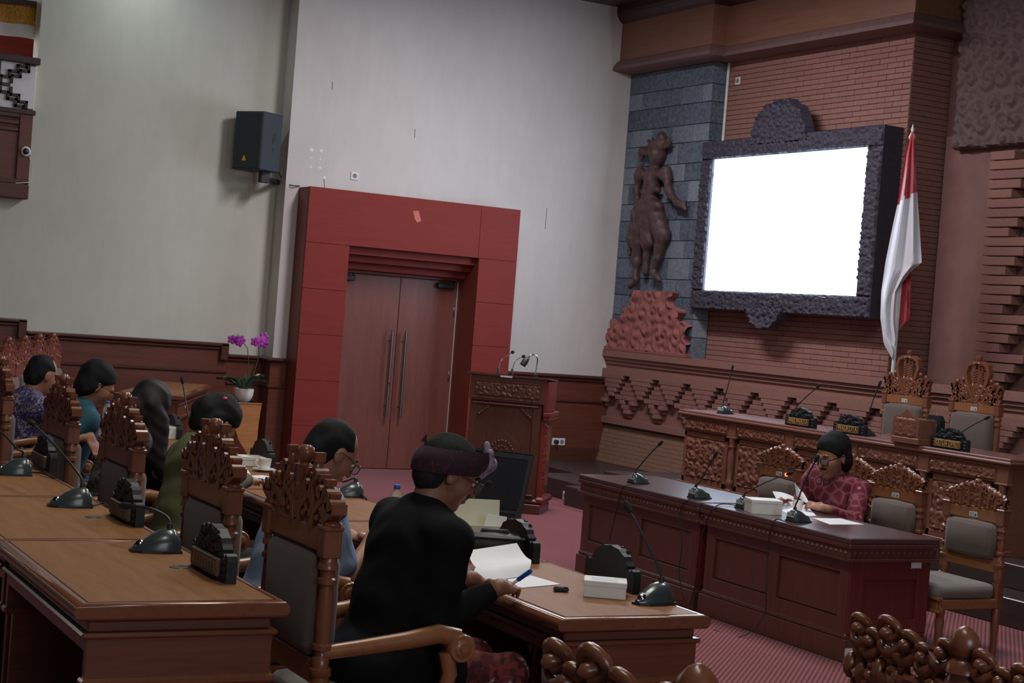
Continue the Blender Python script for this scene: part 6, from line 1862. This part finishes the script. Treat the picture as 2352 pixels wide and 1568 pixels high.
# pen held in the right hand
tip = W1[-1]+unit((.75, .62, -.08))*.085
pen0 = PX(1212, 1318, tip[0]+.03); 
t = thing('marker_pen', 'blue marker pen in the hand of the man with the headcloth', 'pen', tip)
d = unit(PX(1240, 1296, tip[0]+.05)-tip)
m = MB(); m.tube([tuple(-d*.03), tuple(d*.05)], .0055, 10); m.build('barrel', M['white'], t)
m = MB(); m.tube([tuple(d*.045), tuple(d*.05), tuple(d*.105), tuple(d*.11)], [.007, .008, .008, .006], 12); m.build('cap', M['blue'], t)

# man in pale blue
r2, hp2, Rh2, og2, E2, W2 = person('balding man in a pale blue striped shirt and glasses, looking down', (2.26, 5.93, T1+.55), PX(762, 1040, 2.46), (1, .1), (.84, .05, -.55), PZ(850, 1245, DR+.04), PZ(796, 1228, DR+.04), 'skin', 'blue_shirt', 'dark_cloth', hair_receding, (False, False), .008, T1, (.35, .4), (None, (.5, -.8, -.1)), build=1.05)
glasses(r2, hp2, Rh2, og2, 'lens_black', .002); face_bits(r2, hp2, Rh2, og2)
# woman in olive
def hair_bun(hp, R, s):
    p, m = hair_full(hp, R, s*.98); return p+[ell(hp(-.11, 0, .0), (.045, .06, .06), R, .03)], m
r3, hp3, Rh3, og3, E3, W3 = person('woman in olive green with tied-up black hair and a red clip', (2.24, 7.18, T1+.55), PX(498, 972, 2.43), (1, .05), (.66, .12, -.74), PZ(600, 1118, DR+.035), PZ(548, 1092, DR+.035), 'skin2', 'olive', 'dark_cloth', hair_bun, (True, True), .009, T1, build=.98, head_scale=.96, shirt_name='blouse')
m = MB(); c_ = np.array(hp3(-.085, -.035, .085))-og3
for q in (-1, 1): m.ball(tuple(c_+np.array([.0, q*.018, .004])), (.014, .018, .009), 8, 5)
m.ball(tuple(c_), .008, 6, 4); m.build('hair_clip', M['clip'], r3)
# long-haired woman
def hair_long(hp, R, s):
    p = [ell(hp(-.025, 0, .05), np.array((.115, .098, .1))*s, R, .02), ell(hp(-.03, 0, -.04), np.array((.09, .1, .12))*s, R, .03)]
    c = hp(.0, 0, 0)
    for a in np.linspace(-1, 1, 7):
        b0 = hp(-.02+.03*math.cos(a*2), a*.085, .0); p.append(cap(b0, (b0[0]+.03, b0[1], b0[2]-.27), .04, .024, .03))
    for x in (-.05, -.01, .03, .07, .1):
        for sd in (-1, 1):
            b0 = hp(x, sd*(.085-.02*abs(x-.02)/.08), .0); p.append(cap(b0, (b0[0]+.01, b0[1]+sd*.01, b0[2]-.28), .034, .02, .03))
    return p, 'hair_brown'
r4, hp4, Rh4, og4, E4, W4 = person('woman with long straight dark hair hanging forward, in a dark patterned top', (2.2, 8.32, T1+.54), PX(340, 935, 2.42), (1, .0), (.62, .1, -.78), PZ(356, 1020, DR+.03)+np.array([0, -.2, -.06]), PZ(370, 1012, DR+.03), 'skin2', 'batik_dark', 'dark_cloth', hair_long, (True, True), .010, T1, build=.92, head_scale=.95, shirt_name='blouse')
# man in teal
r5, hp5, Rh5, og5, E5, W5 = person('man in a teal shirt with glasses, his hand on the chair arm', (2.24, 9.56, T1+.55), PX(222, 885, 2.45), (1, .05), (.88, -.12, -.46), PX(206, 1003, 2.38), PZ(250, 985, DR+.04), 'skin', 'teal', 'jeans', hair_full, (False, False), .009, T1, (.6, .4), ((.3, -.5, -.8), None), build=1.04)
glasses(r5, hp5, Rh5, og5, 'lens_black', .002)
# man in purple batik
r6, hp6, Rh6, og6, E6, W6 = person('man in purple batik at the far left of the front row', (2.22, 10.86, T1+.55), PX(97, 862, 2.42), (1, .1), (.9, .25, -.35), PZ(150, 965, DR+.04), PZ(165, 955, DR+.04), 'skin', 'batik_purple', 'dark_cloth', hair_receding, (True, True), .010, T1, build=1.1)

# man in red batik at the witness table
hx = PX(1912, 1048, 7.22)
wl7, wr7 = PX(1898, 1168, 6.93), PX(1796, 1156, 6.98)
r7, hp7, Rh7, og7, E7, W7 = person('man in red batik with glasses and a moustache reading papers at the witness table', (7.47, 8.88, .54), hx, (-1, -.12), (-.9, -.16, -.26), wr7, wl7, 'skin', 'batik_red', 'dark_cloth', hair_full, (True, True), .0075, 0., (.75, .75), ((-.5, -.35, .15), (-.55, .75, .1)), ((-.3, .5, .8), (-.1, -.65, .75)), 1.25, head_scale=1.16, shoulder=.18)
glasses(r7, hp7, Rh7, og7, 'lens_black', .0034); face_bits(r7, hp7, Rh7, og7, True, True)
m = MB(); c_ = W7[1]+unit((-.55, .75, .1))*.095-og7; m.ball(tuple(c_+np.array([-.005, -.012, .0])), .009, 8, 6); m.build('ring', M['gold'], r7)
place(side_p, 'carved chair the man in red batik sits on, hidden behind him', (7.43, 8.98, 0), math.pi, G3)
# papers in his hands
def hand_sheet(label, pts, bend):
    A, B_, Cc, D_ = [np.array(p, float) for p in pts]; n = 9; P = np.zeros((n, n, 3)); nn = unit(np.cross(B_-A, D_-A))
    for i in range(n):
        for j in range(n):
            u, v = i/(n-1), j/(n-1); P[i, j] = A*(1-u)*(1-v)+B_*u*(1-v)+Cc*u*v+D_*(1-u)*v+nn*bend*math.sin(v*math.pi)
    c0 = P.mean((0, 1)); m = MB(); m.sheet(P-c0, .001); tag(m.build('paper_sheet', M['paper'], None, c0), label, 'paper')
hand_sheet('white sheet held in the right hand of the man in red batik', [PX(1774, 1128, 6.98), PX(1795, 1168, 6.93), PX(1828, 1166, 7.0), PX(1822, 1140, 7.06)], .012)
hand_sheet('narrow white sheet held up in the left hand of the man in red batik', [PX(1825, 1107, 7.0), PX(1829, 1138, 6.96), PX(1864, 1163, 6.9), PX(1846, 1132, 6.95)], .01)
